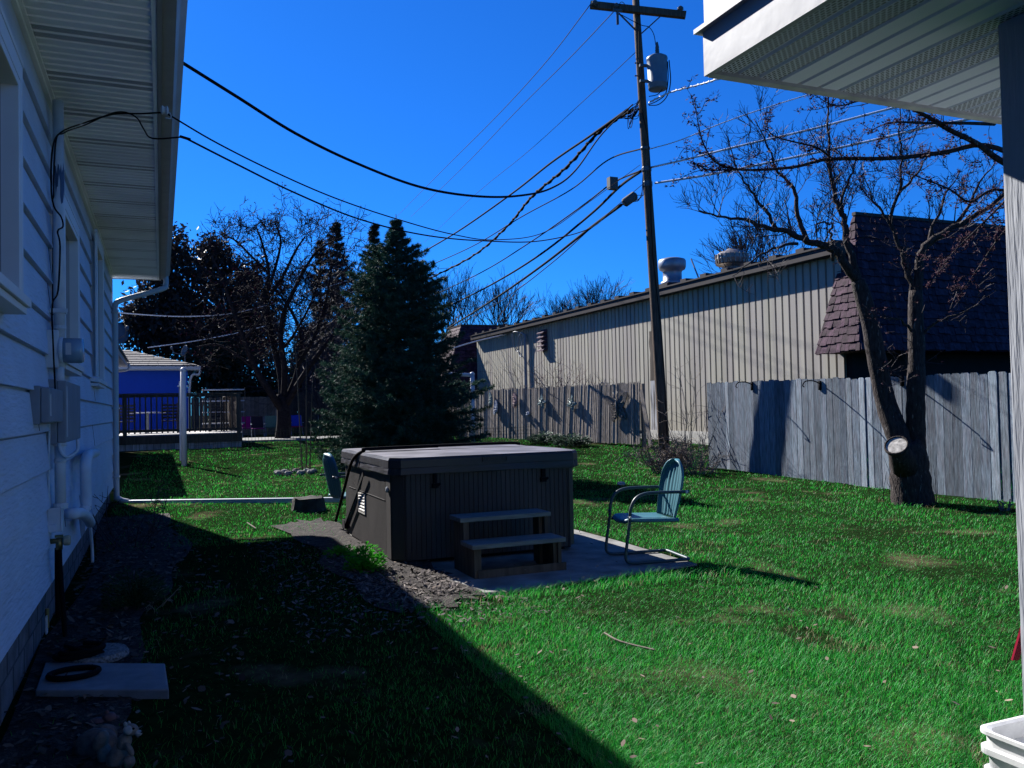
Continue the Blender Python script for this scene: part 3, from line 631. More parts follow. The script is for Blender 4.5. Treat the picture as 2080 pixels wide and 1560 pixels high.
def butterfly(px, py, s, tiltd, mat, label):
    p = atplane(px, py, BA+bn*.05, bn); t = empty('fence_butterfly', p, label, 'wall ornament', 'ornaments hung on the brown fence')
    uz = Vector((0, 0, 1)); ux = bd; ta = R(tiltd); ux, uz = ux*math.cos(ta)+uz*math.sin(ta), uz*math.cos(ta)-ux*math.sin(ta)
    mb = MB()
    for sx in (-1, 1):
        wing(mb, p+ux*sx*.17*s+uz*.13*s, ux*sx, uz, R(42), .24*s, .12*s); wing(mb, p+ux*sx*.12*s-uz*.14*s, ux*sx, uz, R(-50), .18*s, .11*s)
    mb.build('wings', mat, t); MB().tube([p-uz*.25*s+bn*.05, p+bn*.06, p+uz*.2*s+bn*.05], [.01, .035*s, .02], 8).tube([p+uz*.2*s+bn*.05, p+uz*.36*s+ux*.08*s+bn*.05], .008, 4).tube([p+uz*.2*s+bn*.05, p+uz*.36*s-ux*.08*s+bn*.05], .008, 4).build('body', mat, t, smooth=True)
butterfly(1255, 828, 1.35, 6, m_orn[3], 'large bronze butterfly at the right end of the brown fence')
butterfly(1163, 820, .62, 50, m_orn[2], 'small dark green butterfly left of the large bronze butterfly')
butterfly(1102, 817, .6, 55, m_orn[2], 'small greenish butterfly in the middle of the brown fence row')
def oval(px, py, rx, rz, mat, label, tl=0):
    p = atplane(px, py, BA+bn*.05, bn); mb = MB(); wing(mb, p, bd, Vector((0, 0, 1)), R(tl), rx, rz, .05); wing(mb, p+Vector((0, 0, -rz*.5))+bn*.04, bd, Vector((0, 0, 1)), R(tl+30), rx*.6, rz*.35, .03)
    o = mb.build('fence_ornament', mat, None, off=p); tag(o, label, 'wall ornament', 'ornaments hung on the brown fence')
oval(1047, 813, .13, .27, m_orn[1], 'oval reddish mosaic ornament on the brown fence')
oval(1008, 828, .12, .28, m_orn[0], 'pale leaf shaped ornament, lower right of the leftmost pair on the brown fence', -15)
oval(998, 812, .10, .3, m_orn[2], 'grey leaf shaped ornament, upper left of the leftmost pair on the brown fence', 8)
oval(1074, 840, .07, .08, m_orn[0], 'tiny pale disc ornament right of the reddish oval on the brown fence')

# ================================================================== HOT TUB
TX0, TX1, TY0, TY1 = 2.05, 4.02, 7.84, 10.22
m_cab = M('brown_cabinet', (.050, .044, .043), .6, var=.38, scale=2.2, stretch=(1, 1, .3), bump=.2, bscale=40, bstretch=(4, 4, .4))
m_cov = M('dark_vinyl_cover', (.030, .026, .028), .42, var=.2, scale=3, bump=.25, bscale=7, bdist=.02, spec=.25)
m_covt = M('pale_vinyl_top', (.10, .095, .105), .55, var=.2, scale=3, bump=.3, bscale=5, bdist=.02, col2=(.18, .17, .19), c2scale=2)  # cover top in a paler vinyl colour than the skirt
m_trd = M('tread_wood', (.19, .19, .18), .8, var=.35, scale=7, stretch=(.6, 6, 6), bump=.4, bscale=30, bstretch=(.5, 6, 6))
tub = empty('hot_tub', ((TX0+TX1)/2, (TY0+TY1)/2, 0), 'square brown hot tub with a dark folding cover standing on the concrete slab', 'hot tub')
def outline(x0, x1, y0, y1, c):
    return [(x0+c, y0), (x1-c, y0), (x1, y0+c), (x1, y1-c), (x1-c, y1), (x0+c, y1), (x0, y1-c), (x0, y0+c)]
def ribbed(x0, x1, y0, y1, c, z0, z1, step=.05, dep=.007):
    O = outline(x0, x1, y0, y1, c); P = []
    for i, a in enumerate(O):
        b_ = O[(i+1) % len(O)]; a_ = Vector(a); e_ = Vector(b_); d = e_-a_; L_ = d.length; d.normalize(); nn = Vector((d.y, -d.x)); k = max(1, round(L_/step)); st = L_/k
        for j in range(k):
            s0 = a_+d*(j*st)
            P += [s0, s0+d*(st-.012), s0+d*(st-.009)-nn*dep, s0+d*(st-.003)-nn*dep]
    mb = MB(); n = len(P); mb.v += [(p.x, p.y, z0) for p in P]+[(p.x, p.y, z1) for p in P]
    for i in range(n): j = (i+1) % n; mb.face((i, j, n+j, n+i))
    mb.face(range(n, 2*n)); return mb
ribbed(TX0, TX1, TY0, TY1, .12, .045, .90).build('cabinet', m_cab, tub)
mb = MB(); mb.box((TX0+.12, TY0+.1, .001), (TX1-.12, TY1-.1, .046)); mb.build('base', m_black, tub)
# corner posts, flat band on left side
for (x, y) in ((TX0+.06, TY0+.06), (TX1-.06, TY0+.06)):
    s = 1 if x < 3 else -1; mb = MB()
    mb.obox((x-.004*s, y-.004, .47), Vector((.052, -.052*s, 0))*.85, Vector((.0035*s, .0035, 0)), Vector((0, 0, .415)))
    mb.build('corner_panel', m_cab, tub)
mb = MB().box((TX0-.006, TY0+.35, .60), (TX0+.003, TY1-.3, .605)); mb.box((TX0-.004, TY0+.13, .05), (TX0+.002, TY0+.3, .89)); mb.build('side_seam', m_cab, tub)
# vent
vp = atX(736, 1022, TX0); vy, vz = vp.y, vp.z
v = MB().box((TX0-.012, vy-.16, vz-.11), (TX0-.001, vy+.16, vz-.095)).box((TX0-.012, vy-.16, vz+.095), (TX0-.001, vy+.16, vz+.11)).box((TX0-.012, vy-.16, vz-.095), (TX0-.001, vy-.145, vz+.095)).box((TX0-.012, vy+.145, vz-.095), (TX0-.001, vy+.16, vz+.095))
for i in range(5):
    zz = vz-.08+i*.036; v.hexa([(TX0-.014, vy-.145, zz-.004), (TX0-.002, vy-.145, zz+.012), (TX0-.002, vy+.145, zz+.012), (TX0-.014, vy+.145, zz-.004), (TX0-.014, vy-.145, zz+.010), (TX0-.002, vy-.145, zz+.020), (TX0-.002, vy+.145, zz+.020), (TX0-.014, vy+.145, zz+.010)])
v.build('vent_grille', M('vent_plastic', (.55, .53, .50), .5), tub)
sp_ = atX(776, 999, TX0); MB().lathe((TX0-.01, TY0+.2, .72), [(.03, 0), (.03, .012), (.012, .02)], 12, (-1, 0, 0)).build('knob', m_grey, tub)
# cover: two foam halves in vinyl with a skirt
def cover_half(y0, y1, nm):
    O = outline(TX0-.035, TX1+.035, y0, y1, .10)
    if nm == 0: O = [p for p in O]; O[5] = (TX0-.035, y1); O[4] = (TX1+.035, y1); O = [O[0], O[1], O[2], O[4], O[5], O[7]]
    else: O = [(TX0-.035, y0), (TX1+.035, y0), O[3], O[4], O[5], O[6]]
    n = len(O); cx, cy = (TX0+TX1)/2, (y0+y1)/2; mb = MB()
    lev = [(.865, 1.0), (.875, 1.004), (.91, 1.0), (.935, .996), (.94, 1.002), (1.01, 1.0), (1.03, .985)]
    SUBD = 6; PP = []
    for i in range(n):
        a_, b_ = O[i], O[(i+1) % n]
        for k in range(SUBD): t = k/SUBD; PP.append((a_[0]*(1-t)+b_[0]*t, a_[1]*(1-t)+b_[1]*t))
    N = len(PP)
    for li, (zz, sc) in enumerate(lev):
        for j, (x, y) in enumerate(PP):
            wob = (.008*math.sin(j*1.9+li)+.006*math.sin(j*.7)) if li < 4 else 0
            f_ = sc+wob*.5; yy = cy+(y-cy)*(f_ if (nm == 0 and y < cy) or (nm == 1 and y > cy) else 1)
            mb.v.append((cx+(x-cx)*f_, yy, zz+(wob*1.2 if li == 0 else 0)+(.012*(1-abs(y-cy)/abs(y1-y0)*1.2) if li == 6 else 0)))
    for li in range(len(lev)-1):
        for j in range(N): a_ = li*N+j; b_ = li*N+(j+1) % N; mb.face((a_, b_, b_+N, a_+N))
    mb.cm = 1
    mb.v.append((cx, cy, 1.045)); c_ = len(mb.v)-1
    for j in range(N): mb.face(((len(lev)-1)*N+j, (len(lev)-1)*N+(j+1) % N, c_))
    return mb
ym = (TY0+TY1)/2+.15
cov = cover_half(TY0-.035, ym-.01, 0).build('cover', [m_cov, m_covt], tub)
cover_half(ym+.01, TY1+.035, 1).build('cover', [m_cov, m_covt], tub)
MB().box((TX0-.02, ym-.05, 1.018), (TX1+.02, ym+.05, 1.028)).build('hinge_flap', m_cov, cov, off=tub.location)
# plain maker's plate frame on the cover skirt
pl_ = atY(1005, 931, TY0-.04); mb = MB()
for (xa, xb, za, zb) in ((-.13, .13, .015, .019), (-.13, .13, -.03, -.026), (-.13, -.125, -.026, .015), (.125, .13, -.026, .015), (-.075, .075, .0, .004), (-.075, .075, -.012, -.008)):
    mb.box((pl_.x+xa, TY0-.047, pl_.z+za), (pl_.x+xb, TY0-.034, pl_.z+zb))
for s in (-1, 1): mb.lathe((pl_.x+s*.1, TY0-.034, pl_.z-.006), [(.014, 0), (.014, .008), (.0, .01)], 8, (0, -1, 0))
mb.build('name_plate', m_cov, cov, off=tub.location)
for px in (884, 1104):
    p = atY(px, 985, TY0-.02); mb = MB().box((p.x-.018, TY0-.03, .78), (p.x+.018, TY0-.012, .9)).box((p.x-.03, TY0-.035, .73), (p.x+.03, TY0-.005, .775)).cyl((p.x+.02, TY0-.03, .75), (p.x+.05, TY0-.03, .77), .012)
    mb.build('strap_latch', m_black, tub)
# cover lifter bars
def P3(px, py, X): return atX(px, py, X)
mb = MB().tube(smooth_path([P3(682, 1058, TX0-.06), P3(700, 990, TX0-.07), P3(716, 935, TX0-.06), (TX0+.0, ym-.1, 1.06), (TX0+.15, ym-.04, 1.075), (TX1-.3, ym+.05, 1.075), (TX1-.05, ym+.05, 1.06)], 5), .018, 8)
mb.build('lifter_bar', m_black, tub, smooth=True)
mb = MB().bar(P3(697, 1072, TX0-.04), P3(738, 962, TX0-.04), .045, .012, up=(1, 0, 0)); mb.bar((TX0+.1, ym+.1, 1.06), (TX0+.9, ym+.09, 1.065), .05, .025); mb.box((TX0-.05, TY1-.25, .1), (TX0-.005, TY1-.1, .2)); mb.build('lifter_bracket', m_black, tub)
mb = MB().box((TX1-.1, TY0+.2, .0), (TX1+.0, TY0+.4, .04)); mb.build('foot_block', m_black, tub)
# steps
st = empty('wooden_steps', (2.95, 7.2, 0), 'two step grey wooden stair in front of the hot tub', 'steps')
sx0, sx1 = 2.53, 3.38
for (y0, y1, zt) in ((6.93, 7.23, .30), (7.24, 7.54, .50)):
    MB().box((sx0-.03, y0-.02, zt-.04), (sx1+.03, y1, zt)).build('tread', m_trd, st, bevel=.004)
for (x, s) in ((sx0, 1), (sx1-.035, -1)):
    mb = MB().box((x, 6.95, 0), (x+.035, 7.22, .259)).box((x, 7.225, 0), (x+.035, 7.5, .459)); mb.build('side_board', m_deck, st)
for x in (sx0+.037, sx1-.072):
    MB().box((x, 7.28, .0), (x+.035, 7.36, .458)).build('leg', m_deck, st); MB().box((x, 6.97, .0), (x+.035, 7.05, .258)).build('leg', m_deck, st)
MB().box((sx0+.03, 6.935, .0), (sx1+.04, 6.948, .07)).build('toe_board', m_deck, st)

# ================================================================== METAL LAWN CHAIRS
m_chf = M('dark_teal_frame', (.03, .06, .075), .45, var=.08, spec=.3)
m_ch = M('teal_chair_paint', (.06, .185, .225), .45, var=.08, spec=.2)
def lawn_chair(loc, rz, label):
    t = empty('lawn_chair', loc, label, 'chair', 'metal lawn chairs by the hot tub', rz)
    fr = MB()
    for s in (-1, 1):
        y = s*.265
        fr.tube(smooth_path([(-.30, y, .02), (.10, y, .018), (.26, y, .02), (.315, y, .05), (.318, y, .12), (.29, y, .30), (.27, y, .44), (.262, y, .52), (.215, y, .61), (.13, y, .655), (-.02, y, .665), (-.30, y, .66), (-.335, y*.93, .66)], 5), .0155, 8)
        fr.cyl((.272, y-.02*s, .445), (.272, y+.022*s, .445), .011); 
    fr.tube(smooth_path([(-.24, -.265, .02), (-.30, -.262, .02), (-.325, -.22, .02), (-.325, 0, .02), (-.325, .22, .02), (-.30, .262, .02), (-.24, .265, .02)], 5), .0156, 8)
    fr.build('frame', m_chf, t, smooth=True, keep=True)
    # seat pan
    se = MB(); nx_, ny_ = 12, 17; k0 = 0
    for i in range(nx_+1):
        u = i/nx_; x = .30-u*.54
        wd_ = .245*(1-.35*max(0, 1-u*4)**2)
        for j in range(ny_+1):
            v = j/ny_*2-1; lip = .02*max(0, (abs(v)-.86)/.14)
            se.v.append((x, v*wd_, .435-.02*u-.02*(1-v*v)+.0-lip*0-.03*(max(0, 1-u*7))**2-(.025 if abs(v) > .98 else 0)))
    for i in range(nx_):
        for j in range(ny_): a_ = i*(ny_+1)+j; se.face((a_, a_+1, a_+ny_+2, a_+ny_+1))
    o = se.build('seat', m_ch, t, smooth=True, keep=True); sol = o.modifiers.new('s', 'SOLIDIFY'); sol.thickness = .022
    bk = MB(); nz_ = 22; ny_ = 44
    for i in range(nz_+1):
        u = i/nz_; z = .40+u*.55
        hw = .19+.05*math.sin(min(u/.62, 1)*math.pi/2)
        if u > .62: q = (u-.62)/.38; hw = .24*math.sqrt(max(0, 1-q*q*.985))
        for j in range(ny_+1):
            v = j/ny_*2-1; xb = -.215-.12*u-.035*(1-v*v)+.012*u
            fl = .006*math.cos(v*math.pi*7.5)*(1 if abs(v) < .72 and .04 < u < .9 else 0)
            bk.v.append((xb+fl+(.02 if abs(v) > .97 else 0), v*hw, z))
    for i in range(nz_):
        for j in range(ny_): a_ = i*(ny_+1)+j; bk.face((a_, a_+1, a_+ny_+2, a_+ny_+1))
    o = bk.build('backrest', m_ch, t, smooth=True, keep=True); sol = o.modifiers.new('s', 'SOLIDIFY'); sol.thickness = .012
    mb = MB()
    for s in (-1, 1): mb.cyl((-.305, s*.275, .66), (-.305, s*.286, .66), .014); mb.cyl((.272, s*.28, .445), (.272, s*.29, .445), .012)
    mb.build('bolt', m_white, t, keep=True)
    return t
lawn_chair((4.35, 7.05, .0), math.pi-R(9), 'teal metal lawn chair standing on the slab corner right of the hot tub')
lawn_chair((2.30, 10.95, .0), R(8), 'teal metal lawn chair half hidden behind the left rear corner of the hot tub')
# wet puddle on the slab
# ================================================================== STUMP, STONES, BUCKET, RED BAR
p = onground(626, 1036); t = empty('tree_stump', p, 'low dark sawn tree stump in the grass in front of the white pipe', 'stump')
mb = MB(); mb.lathe((p.x, p.y, p.z-.05), [(.27, 0), (.235, .08), (.225, .2), (.215, .235), (0, .24)], 16)
for i in range(len(mb.v)-16): x, y, z = mb.v[i]; f_ = 1+U(-.09, .09); mb.v[i] = (p.x+(x-p.x)*f_, p.y+(y-p.y)*f_, z+(U(-.012, .012) if z > p.z+.1 else 0))
mb.build('bark', M('dark_stump', (.05, .045, .04), .95, var=.5, scale=9, bump=1, bscale=20), t)
for (x, y, s, lab) in ((1262, 982, .085, 'small pale stone in the lawn left of the teal chair'), (1570, 1243, .0, '')):
    if not s: continue
    p = onground(x, y+4); mb = MB().blob(p+Vector((0, 0, .03)), (s, s*.7, s*.5), 8, .1); o = mb.build('stone', M('pale_stone', (.45, .42, .36), .9, var=.3), None, off=p); tag(o, lab, 'stone')
p = onground(600, 962)
mb = MB()
for k in range(9):
    a = R(k*40); mb.blob((p.x+.38*math.cos(a), p.y+.35*math.sin(a), p.z+.03), (.1, .09, .06), 8, .12)
o = mb.build('stone_ring', m_concrete, None, off=p); tag(o, 'ring of low stones round the thin staked saplings', 'edging stones')
p = Vector((atz(1992, 1492, .33))); bx, by = p.x, p.y
wb = empty('plastic_pail', (bx+.2, by-.12, -.1), 'white square plastic pail with a wire handle at the bottom right corner', 'bucket')
m_pail = M('white_pail_plastic', (.78, .78, .78), .4, var=.08, scale=20, bump=.1, bscale=20)
def rr(cx, cy, w, h, r, n=6):
    o = []
    for (sx, sy, a0) in ((1, 1, 0), (-1, 1, 90), (-1, -1, 180), (1, -1, 270)):
        for k in range(n+1): a = R(a0+90*k/n); o.append((cx+sx*(w/2-r)+r*math.cos(a), cy+sy*(h/2-r)+r*math.sin(a)))
    return o
mb = MB(); cx_, cy_ = bx+.19, by-.15; N = None
for (zz, w_, h_) in ((-.1, .30, .26), (.19, .345, .305), (.195, .375, .335), (.215, .375, .335), (.22, .35, .31), (.265, .352, .312), (.27, .385, .345), (.29, .385, .345), (.295, .358, .318), (.335, .36, .32), (.337, .385, .345), (.35, .385, .345), (.351, .36, .32), (.345, .335, .295), (.29, .33, .29), (.285, .05, .04)):
    q = rr(cx_, cy_, w_, h_, .045 if w_ > .1 else .015); N = len(q); mb.v += [(a, b_, zz) for a, b_ in q]
for i in range(15):
    for j in range(N): a = i*N+j; b_ = i*N+(j+1) % N; mb.face((a, b_, b_+N, a+N))
mb.face(range(15*N, 16*N)); mb.build('body', m_pail, wb)
mb = MB().tube(smooth_path([(cx_-.178, cy_-.02, .23), (cx_-.20, cy_-.05, .20), (cx_-.21, cy_-.14, .1), (cx_-.18, cy_-.24, .0), (cx_+.1, cy_-.28, -.03), (cx_+.2, cy_-.1, .2)], 5), .003, 6); mb.build('handle', M('wire_steel', (.15, .15, .16), .4, metal=.6), wb, smooth=True)
mb = MB().box((cx_-.19, cy_-.08, .17), (cx_-.172, cy_+.04, .25)); mb.build('handle_lug', m_pail, wb)
q = atz(2062, 1340, 0); r_ = atd(2084, 1262, (q-EY).dot(fwd)-.05); mb = MB().bar(q, q+(r_-q)*1.6, .055, .012, up=(0, -1, 0)); mb.cyl(q+(r_-q)*.45+Vector((0, -.012, 0)), q+(r_-q)*.45+Vector((0, .0, 0)), .009)
o = mb.build('metal_bar', M('red_paint', (.45, .02, .06), .45, var=.2), None, off=q); tag(o, 'red painted metal bar with a bolt leaning behind the white corner post', 'metal bar')

# ================================================================== CLOTHESLINE POLES, MESH FENCE, SAPLINGS
def pole_t(name, base, h, r, arm, label):
    t = empty(name, base, label, 'clothesline pole', 'white clothesline poles'); b_ = Vector(base)
    MB().tube([b_-Vector((0, 0, .2)), b_+Vector((0, 0, h))], r, 12).blob(b_+Vector((0, 0, h)), (r*1.15, r*1.15, r*1.1), 12).build('post', m_white, t, smooth=True)
    if arm: a = b_+Vector((0, 0, h-.03)); MB().tube([a, a+Vector(arm)], r*.9, 10).build('crossarm', m_white, t, smooth=True)
    return t
p = onground(374, 946); h_ = (EYE + ray(376, 752).z*((p-EY).dot(fwd)))-p.z
pole_t('clothesline_post', p, h_, .068, None, 'white clothesline post with a strapped pipe left of the spruce')
q = onground(369, 936); mb = MB().tube([q, q+Vector((0, 0, h_-.25))], .05, 10); mb.box(q+Vector((-.08, -.1, h_-.4)), q+Vector((.16, .06, h_-.36)))
o = mb.build('side_pipe', m_pvc, None, off=q, smooth=False); tag(o, 'second thinner white pipe strapped behind the left clothesline post', 'pipe')
p2 = onground(962, 898); d_ = (p2-EY).dot(fwd); h_ = (EYE+ray(959, 760).z*d_)-p2.z
aL = atd(903, 757, d_)-atd(959, 760, d_)
pole_t('clothesline_post', p2, h_, .075, aL, 'white clothesline post with a horizontal arm emerging from the right side of the spruce')
# wire mesh garden fence
m_wire = M('dark_wire', (.03, .05, .03), .5, metal=.3)
def mesh_fence(A, B, h, step, label):
    A, B = Vector(A), Vector(B); L_ = (B-A).length; d = (B-A)/L_; mb = MB(); n = int(L_/step)
    for i in range(n+1):
        p = A.lerp(B, i/n); p.z = float(gz(p.x, p.y)); mb.bar(p, p+Vector((0, 0, h)), .008)
    for k in range(int(h/step)+1):
        zz = min(k*step, h); P = []
        for i in range(0, 13): p = A.lerp(B, i/12); p.z = float(gz(p.x, p.y))+zz+.01; P.append(p)
        mb.tube(P, .005, 4, False)
    o = mb.build('wire_fence', m_wire, None, off=A); tag(o, label, 'wire fence')
mesh_fence(onground(380, 943), onground(655, 917), .75, .11, 'low dark wire mesh fence from the left white post towards the spruce')
mesh_fence(onground(962, 899), onground(1085, 893), .5, .11, 'low wire mesh fence at the foot of the brown picket fence')
sp = onground(618, 958)
mb = MB()
for (dx_, lean, h_) in ((-.04, -.12, 2.9), (.05, .03, 2.6), (.12, .1, 2.2)): mb.tube([sp+Vector((dx_, 0, 0)), sp+Vector((dx_+lean*.5, .02, h_*.5)), sp+Vector((dx_+lean, 0, h_))], [.018, .013, .005], 5)
for i in range(5): a = R(U(0, 360)); mb.tube([sp+Vector((0, 0, .1)), sp+Vector((.45*math.cos(a), .45*math.sin(a), .04))], [.012, .005], 4)
o = mb.build('young_sapling', M('sapling_bark', (.16, .12, .09), .9), None, off=sp); tag(o, 'thin leafless staked saplings in the stone ring left of the spruce', 'sapling')

# ================================================================== DECK
DZ = .9; A = onground(490, 908); yd = A.y; xr = A.x; xl = xr-9
t = empty('wooden_deck', (xr-3, yd+1, .2), 'raised brown wooden deck with railing and plank skirting beyond the lawn', 'deck')
gzd = float(gz(xr, yd)); rail_z = EYE+ray(480, 797).z/ray(480, 797).y*yd; floor_z = EYE+ray(480, 878).z/ray(480, 878).y*yd
mb = MB(); x = xl
while x < xr:
    mb.cr = U(0, 1); mb.box((x, yd, gzd-.1), (x+.2, yd+.03, floor_z-.2)); x += .21
mb.build('skirting', m_wood, t)
mb = MB().box((xl, yd-.04, floor_z-.3), (xr+.04, yd, floor_z-.04)).box((xr, yd, floor_z-.3), (xr+.04, yd+7, floor_z-.04)).box((xr, yd+.1, gzd-.1), (xr+.03, yd+7, floor_z-.3)); mb.build('rim_joist', m_deck, t)
mb = MB(); y = yd-.05
while y < yd+7: mb.cr = U(0, 1); mb.box((xl, y, floor_z-.035), (xr+.06, y+.13, floor_z)); y += .14
mb.build('deck_boards', M('deck_floor', (.40, .38, .36), .8, var=.2, scale=5, rnd=.2), t)
for (xp, yp) in ((xr-.08, yd-.0), (xr-3.55, yd), (xr-6.3, yd), (xr-.08, yd+3.3), (xr-.08, yd+6.8)):
    MB().box((xp-.06, yp-.1, floor_z-.3), (xp+.06, yp, rail_z-.03)).build('rail_post', m_deck, t)
MB().box((xl, yd-.12, rail_z-.035), (xr+.06, yd+.04, rail_z)).box((xr-.12, yd+.05, rail_z-.035), (xr+.05, yd+7, rail_z)).box((xl, yd-.05, rail_z-.13), (xr, yd-.02, rail_z-.04)).box((xl, yd-.05, floor_z+.08), (xr, yd-.02, floor_z+.17)).build('handrail', m_deck, t)
x = xl+.1
while x < xr-.15:
    mb = MB(); mb.cr = U(0, 1); mb.box((x, yd-.09, floor_z+.05), (x+.045, yd-.052, rail_z-.04)); mb.build('baluster', m_deck, t); x += .165
mb = MB(); y = yd+.2
while y < yd+6.6: mb.box((xr-.02, y, floor_z+.05), (xr+.02, y+.045, rail_z-.04)); y += .165
mb.build('side_balusters', m_deck, t)['kind'] = 'stuff'
# things on the deck
def dchair(px, lab, col, s=1):
    a = atY(px, 872, yd+2.2); b_ = Vector((a.x, a.y, floor_z)); t = empty('patio_chair', b_, lab, 'chair', 'chairs on the deck')
    mt = M('chair_'+lab[:6], col, .5)
    
    for (ix, iy) in ((-.25, -.25), (.25, -.25), (.25, .25), (-.25, .25)): MB().tube([b_+Vector((ix, iy, 0)), b_+Vector((ix*.9, iy*.9, .62))], .02, 6).build('leg', mt, t)
    MB().box(b_+Vector((-.27, -.27, .4)), b_+Vector((.27, .27, .44))).build('seat', mt, t)
    mb = MB()
    for k in range(5): mb.box(b_+Vector((-.27, .24+k*.012, .5+k*.11)), b_+Vector((.27, .27+k*.012, .57+k*.11)))
    mb.tube([b_+Vector((-.25, .25, .4)), b_+Vector((-.25, .32, 1.05))], .02, 6); mb.tube([b_+Vector((.25, .25, .4)), b_+Vector((.25, .32, 1.05))], .02, 6); mb.build('backrest', mt, t)
dchair(258, 'dark patio chair at the left end of the deck', (.02, .02, .025)); dchair(345, 'black patio chair in the middle of the deck', (.015, .015, .02)); dchair(440, 'dark patio chair near the right corner of the deck', (.03, .03, .03))
a = atY(300, 872, yd+3); t = empty('patio_table', (a.x, a.y, floor_z), 'pale round patio table behind the deck railing', 'table')
MB().lathe((a.x, a.y, floor_z+.7), [(.6, 0), (.62, .02), (.6, .04), (0, .045)], 20).build('tabletop', m_white, t); MB().tube([(a.x, a.y, floor_z), (a.x, a.y, floor_z+.7)], .05, 8).build('pedestal', m_grey, t)
a = atY(455, 872, yd+3.6); t = empty('shelf_rack', (a.x, a.y, floor_z), 'white slatted rack at the right end of the deck', 'rack')
for k in range(4): MB().box((a.x-.75, a.y-.2, floor_z+.25+k*.42), (a.x+.75, a.y+.2, floor_z+.29+k*.42)).build('shelf', m_white, t)
for s in (-.75, .73): MB().box((a.x+s, a.y-.22, floor_z), (a.x+s+.03, a.y-.19, floor_z+1.6)).build('upright', m_deck, t)
# pale fence behind deck
A_ = Vector((-6, yd+14, .4)); B_ = Vector((5.8, yd+14, .4)); 
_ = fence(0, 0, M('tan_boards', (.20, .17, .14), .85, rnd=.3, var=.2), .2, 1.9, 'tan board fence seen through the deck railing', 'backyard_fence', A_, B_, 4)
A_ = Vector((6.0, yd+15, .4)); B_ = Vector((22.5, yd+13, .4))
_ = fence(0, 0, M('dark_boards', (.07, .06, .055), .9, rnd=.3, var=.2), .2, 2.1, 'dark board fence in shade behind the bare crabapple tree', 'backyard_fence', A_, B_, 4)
# ================================================================== BLUE GARAGE + NEIGHBOUR EAVE
gy = yd+9; eL = atY(228, 752, gy); eR = atY(404, 752, gy); zt = atY(404, 744, gy).z; zb = eR.z; ap = atY(262, 712, gy+4)
t = empty('blue_garage', (eR.x-3, gy+3, .4), 'blue garage with white fascia and grey hipped shingle roof beyond the deck', 'garage')
MB().box((eL.x-6, gy+.4, .2), (eR.x-.45, gy+7, zb+.05)).build('wall', m_blue, t)
MB().box((eL.x-6, gy, zb), (eR.x, gy+.04, zt)).box((eL.x-6, gy-.1, zt-.12), (eR.x+.1, gy-.005, zt)).box((eR.x-.04, gy+.045, zb), (eR.x, gy+7.6, zt)).build('fascia', m_white, t)
mb = MB(); a = (eR.x+.08, gy-.1, zt+.01); xl_ = eL.x-6; ry = gy+4; rz = ap.z
apx = ap.x
mb.poly([(xl_, gy-.1, zt+.01), a, (apx, ry, rz), (xl_, ry, rz)]); mb.poly([a, (a[0], gy+8, zt+.01), (apx, ry, rz)]); mb.poly([(xl_, gy+8, zt+.01), (xl_, ry, rz), (apx, ry, rz), (a[0], gy+8, zt+.01)])
# shingle courses
for r in range(9):
    t0, t1 = r/9, (r+1)/9
    L0, R0 = Vector((xl_, gy-.1, zt+.01)).lerp(Vector((xl_, ry, rz)), t0), Vector(a).lerp(Vector((apx, ry, rz)), t0)
    L1, R1 = Vector((xl_, gy-.1, zt+.01)).lerp(Vector((xl_, ry, rz)), t1), Vector(a).lerp(Vector((apx, ry, rz)), t1)
    x = L0.x; 
    while x < R0.x-.2:
        w2 = U(.25, .6); mb.cr = U(0, 1); xe = min(x+w2, R0.x-.15); xe1 = min(xe, R1.x); x1_ = min(x, R1.x)
        mb.poly([(x, L0.y-.02, L0.z+.05), (xe, L0.y-.02, L0.z+.05), (xe1, L1.y, L1.z+.02), (x1_, L1.y, L1.z+.02)]); mb.poly([(x, L0.y-.02, L0.z), (xe, L0.y-.02, L0.z), (xe, L0.y-.02, L0.z+.05), (x, L0.y-.02, L0.z+.05)]); x = xe+.01
mb.build('roof', m_shingle, t)
MB().tube(smooth_path([Vector((eR.x+.05, gy-.05, zt-.12)), Vector((eR.x, gy, zt-.35)), Vector((eR.x-.35, gy+.3, zt-.6)), Vector((eR.x-.4, gy+.35, .4))], 4), .05, 8).build('downspout', m_white, t)
def dish(p, r, axis, lab):
    t = empty('satellite_dish', p, lab, 'satellite dish'); p = Vector(p)
    m_dish = M('dish_grey', (.10, .12, .15), .5); ax = Vector(axis).normalized(); c = p+Vector((0, 0, .55))
    MB().lathe(c, [(.02, -.08), (r*.6, -.05), (r, .03), (r*1.0, .045), (r*.6, -.03), (.02, -.06)], 18, ax).build('reflector', m_dish, t, smooth=True)
    MB().tube([p-Vector((0, 0, .3)), p+Vector((0, 0, .5))], .025, 6).tube([c-Vector((0, 0, .2)), c+ax*.5-Vector((0, 0, .25)), c+ax*.62-Vector((0, 0, .1))], .02, 6).blob(c+ax*.62-Vector((0, 0, .08)), (.06, .06, .08), 8).build('arm', m_dish, t)
dish(atY(376, 738, gy+.8), .25, (-.9, -.4, .3), 'dark satellite dish on the front edge of the blue garage roof')
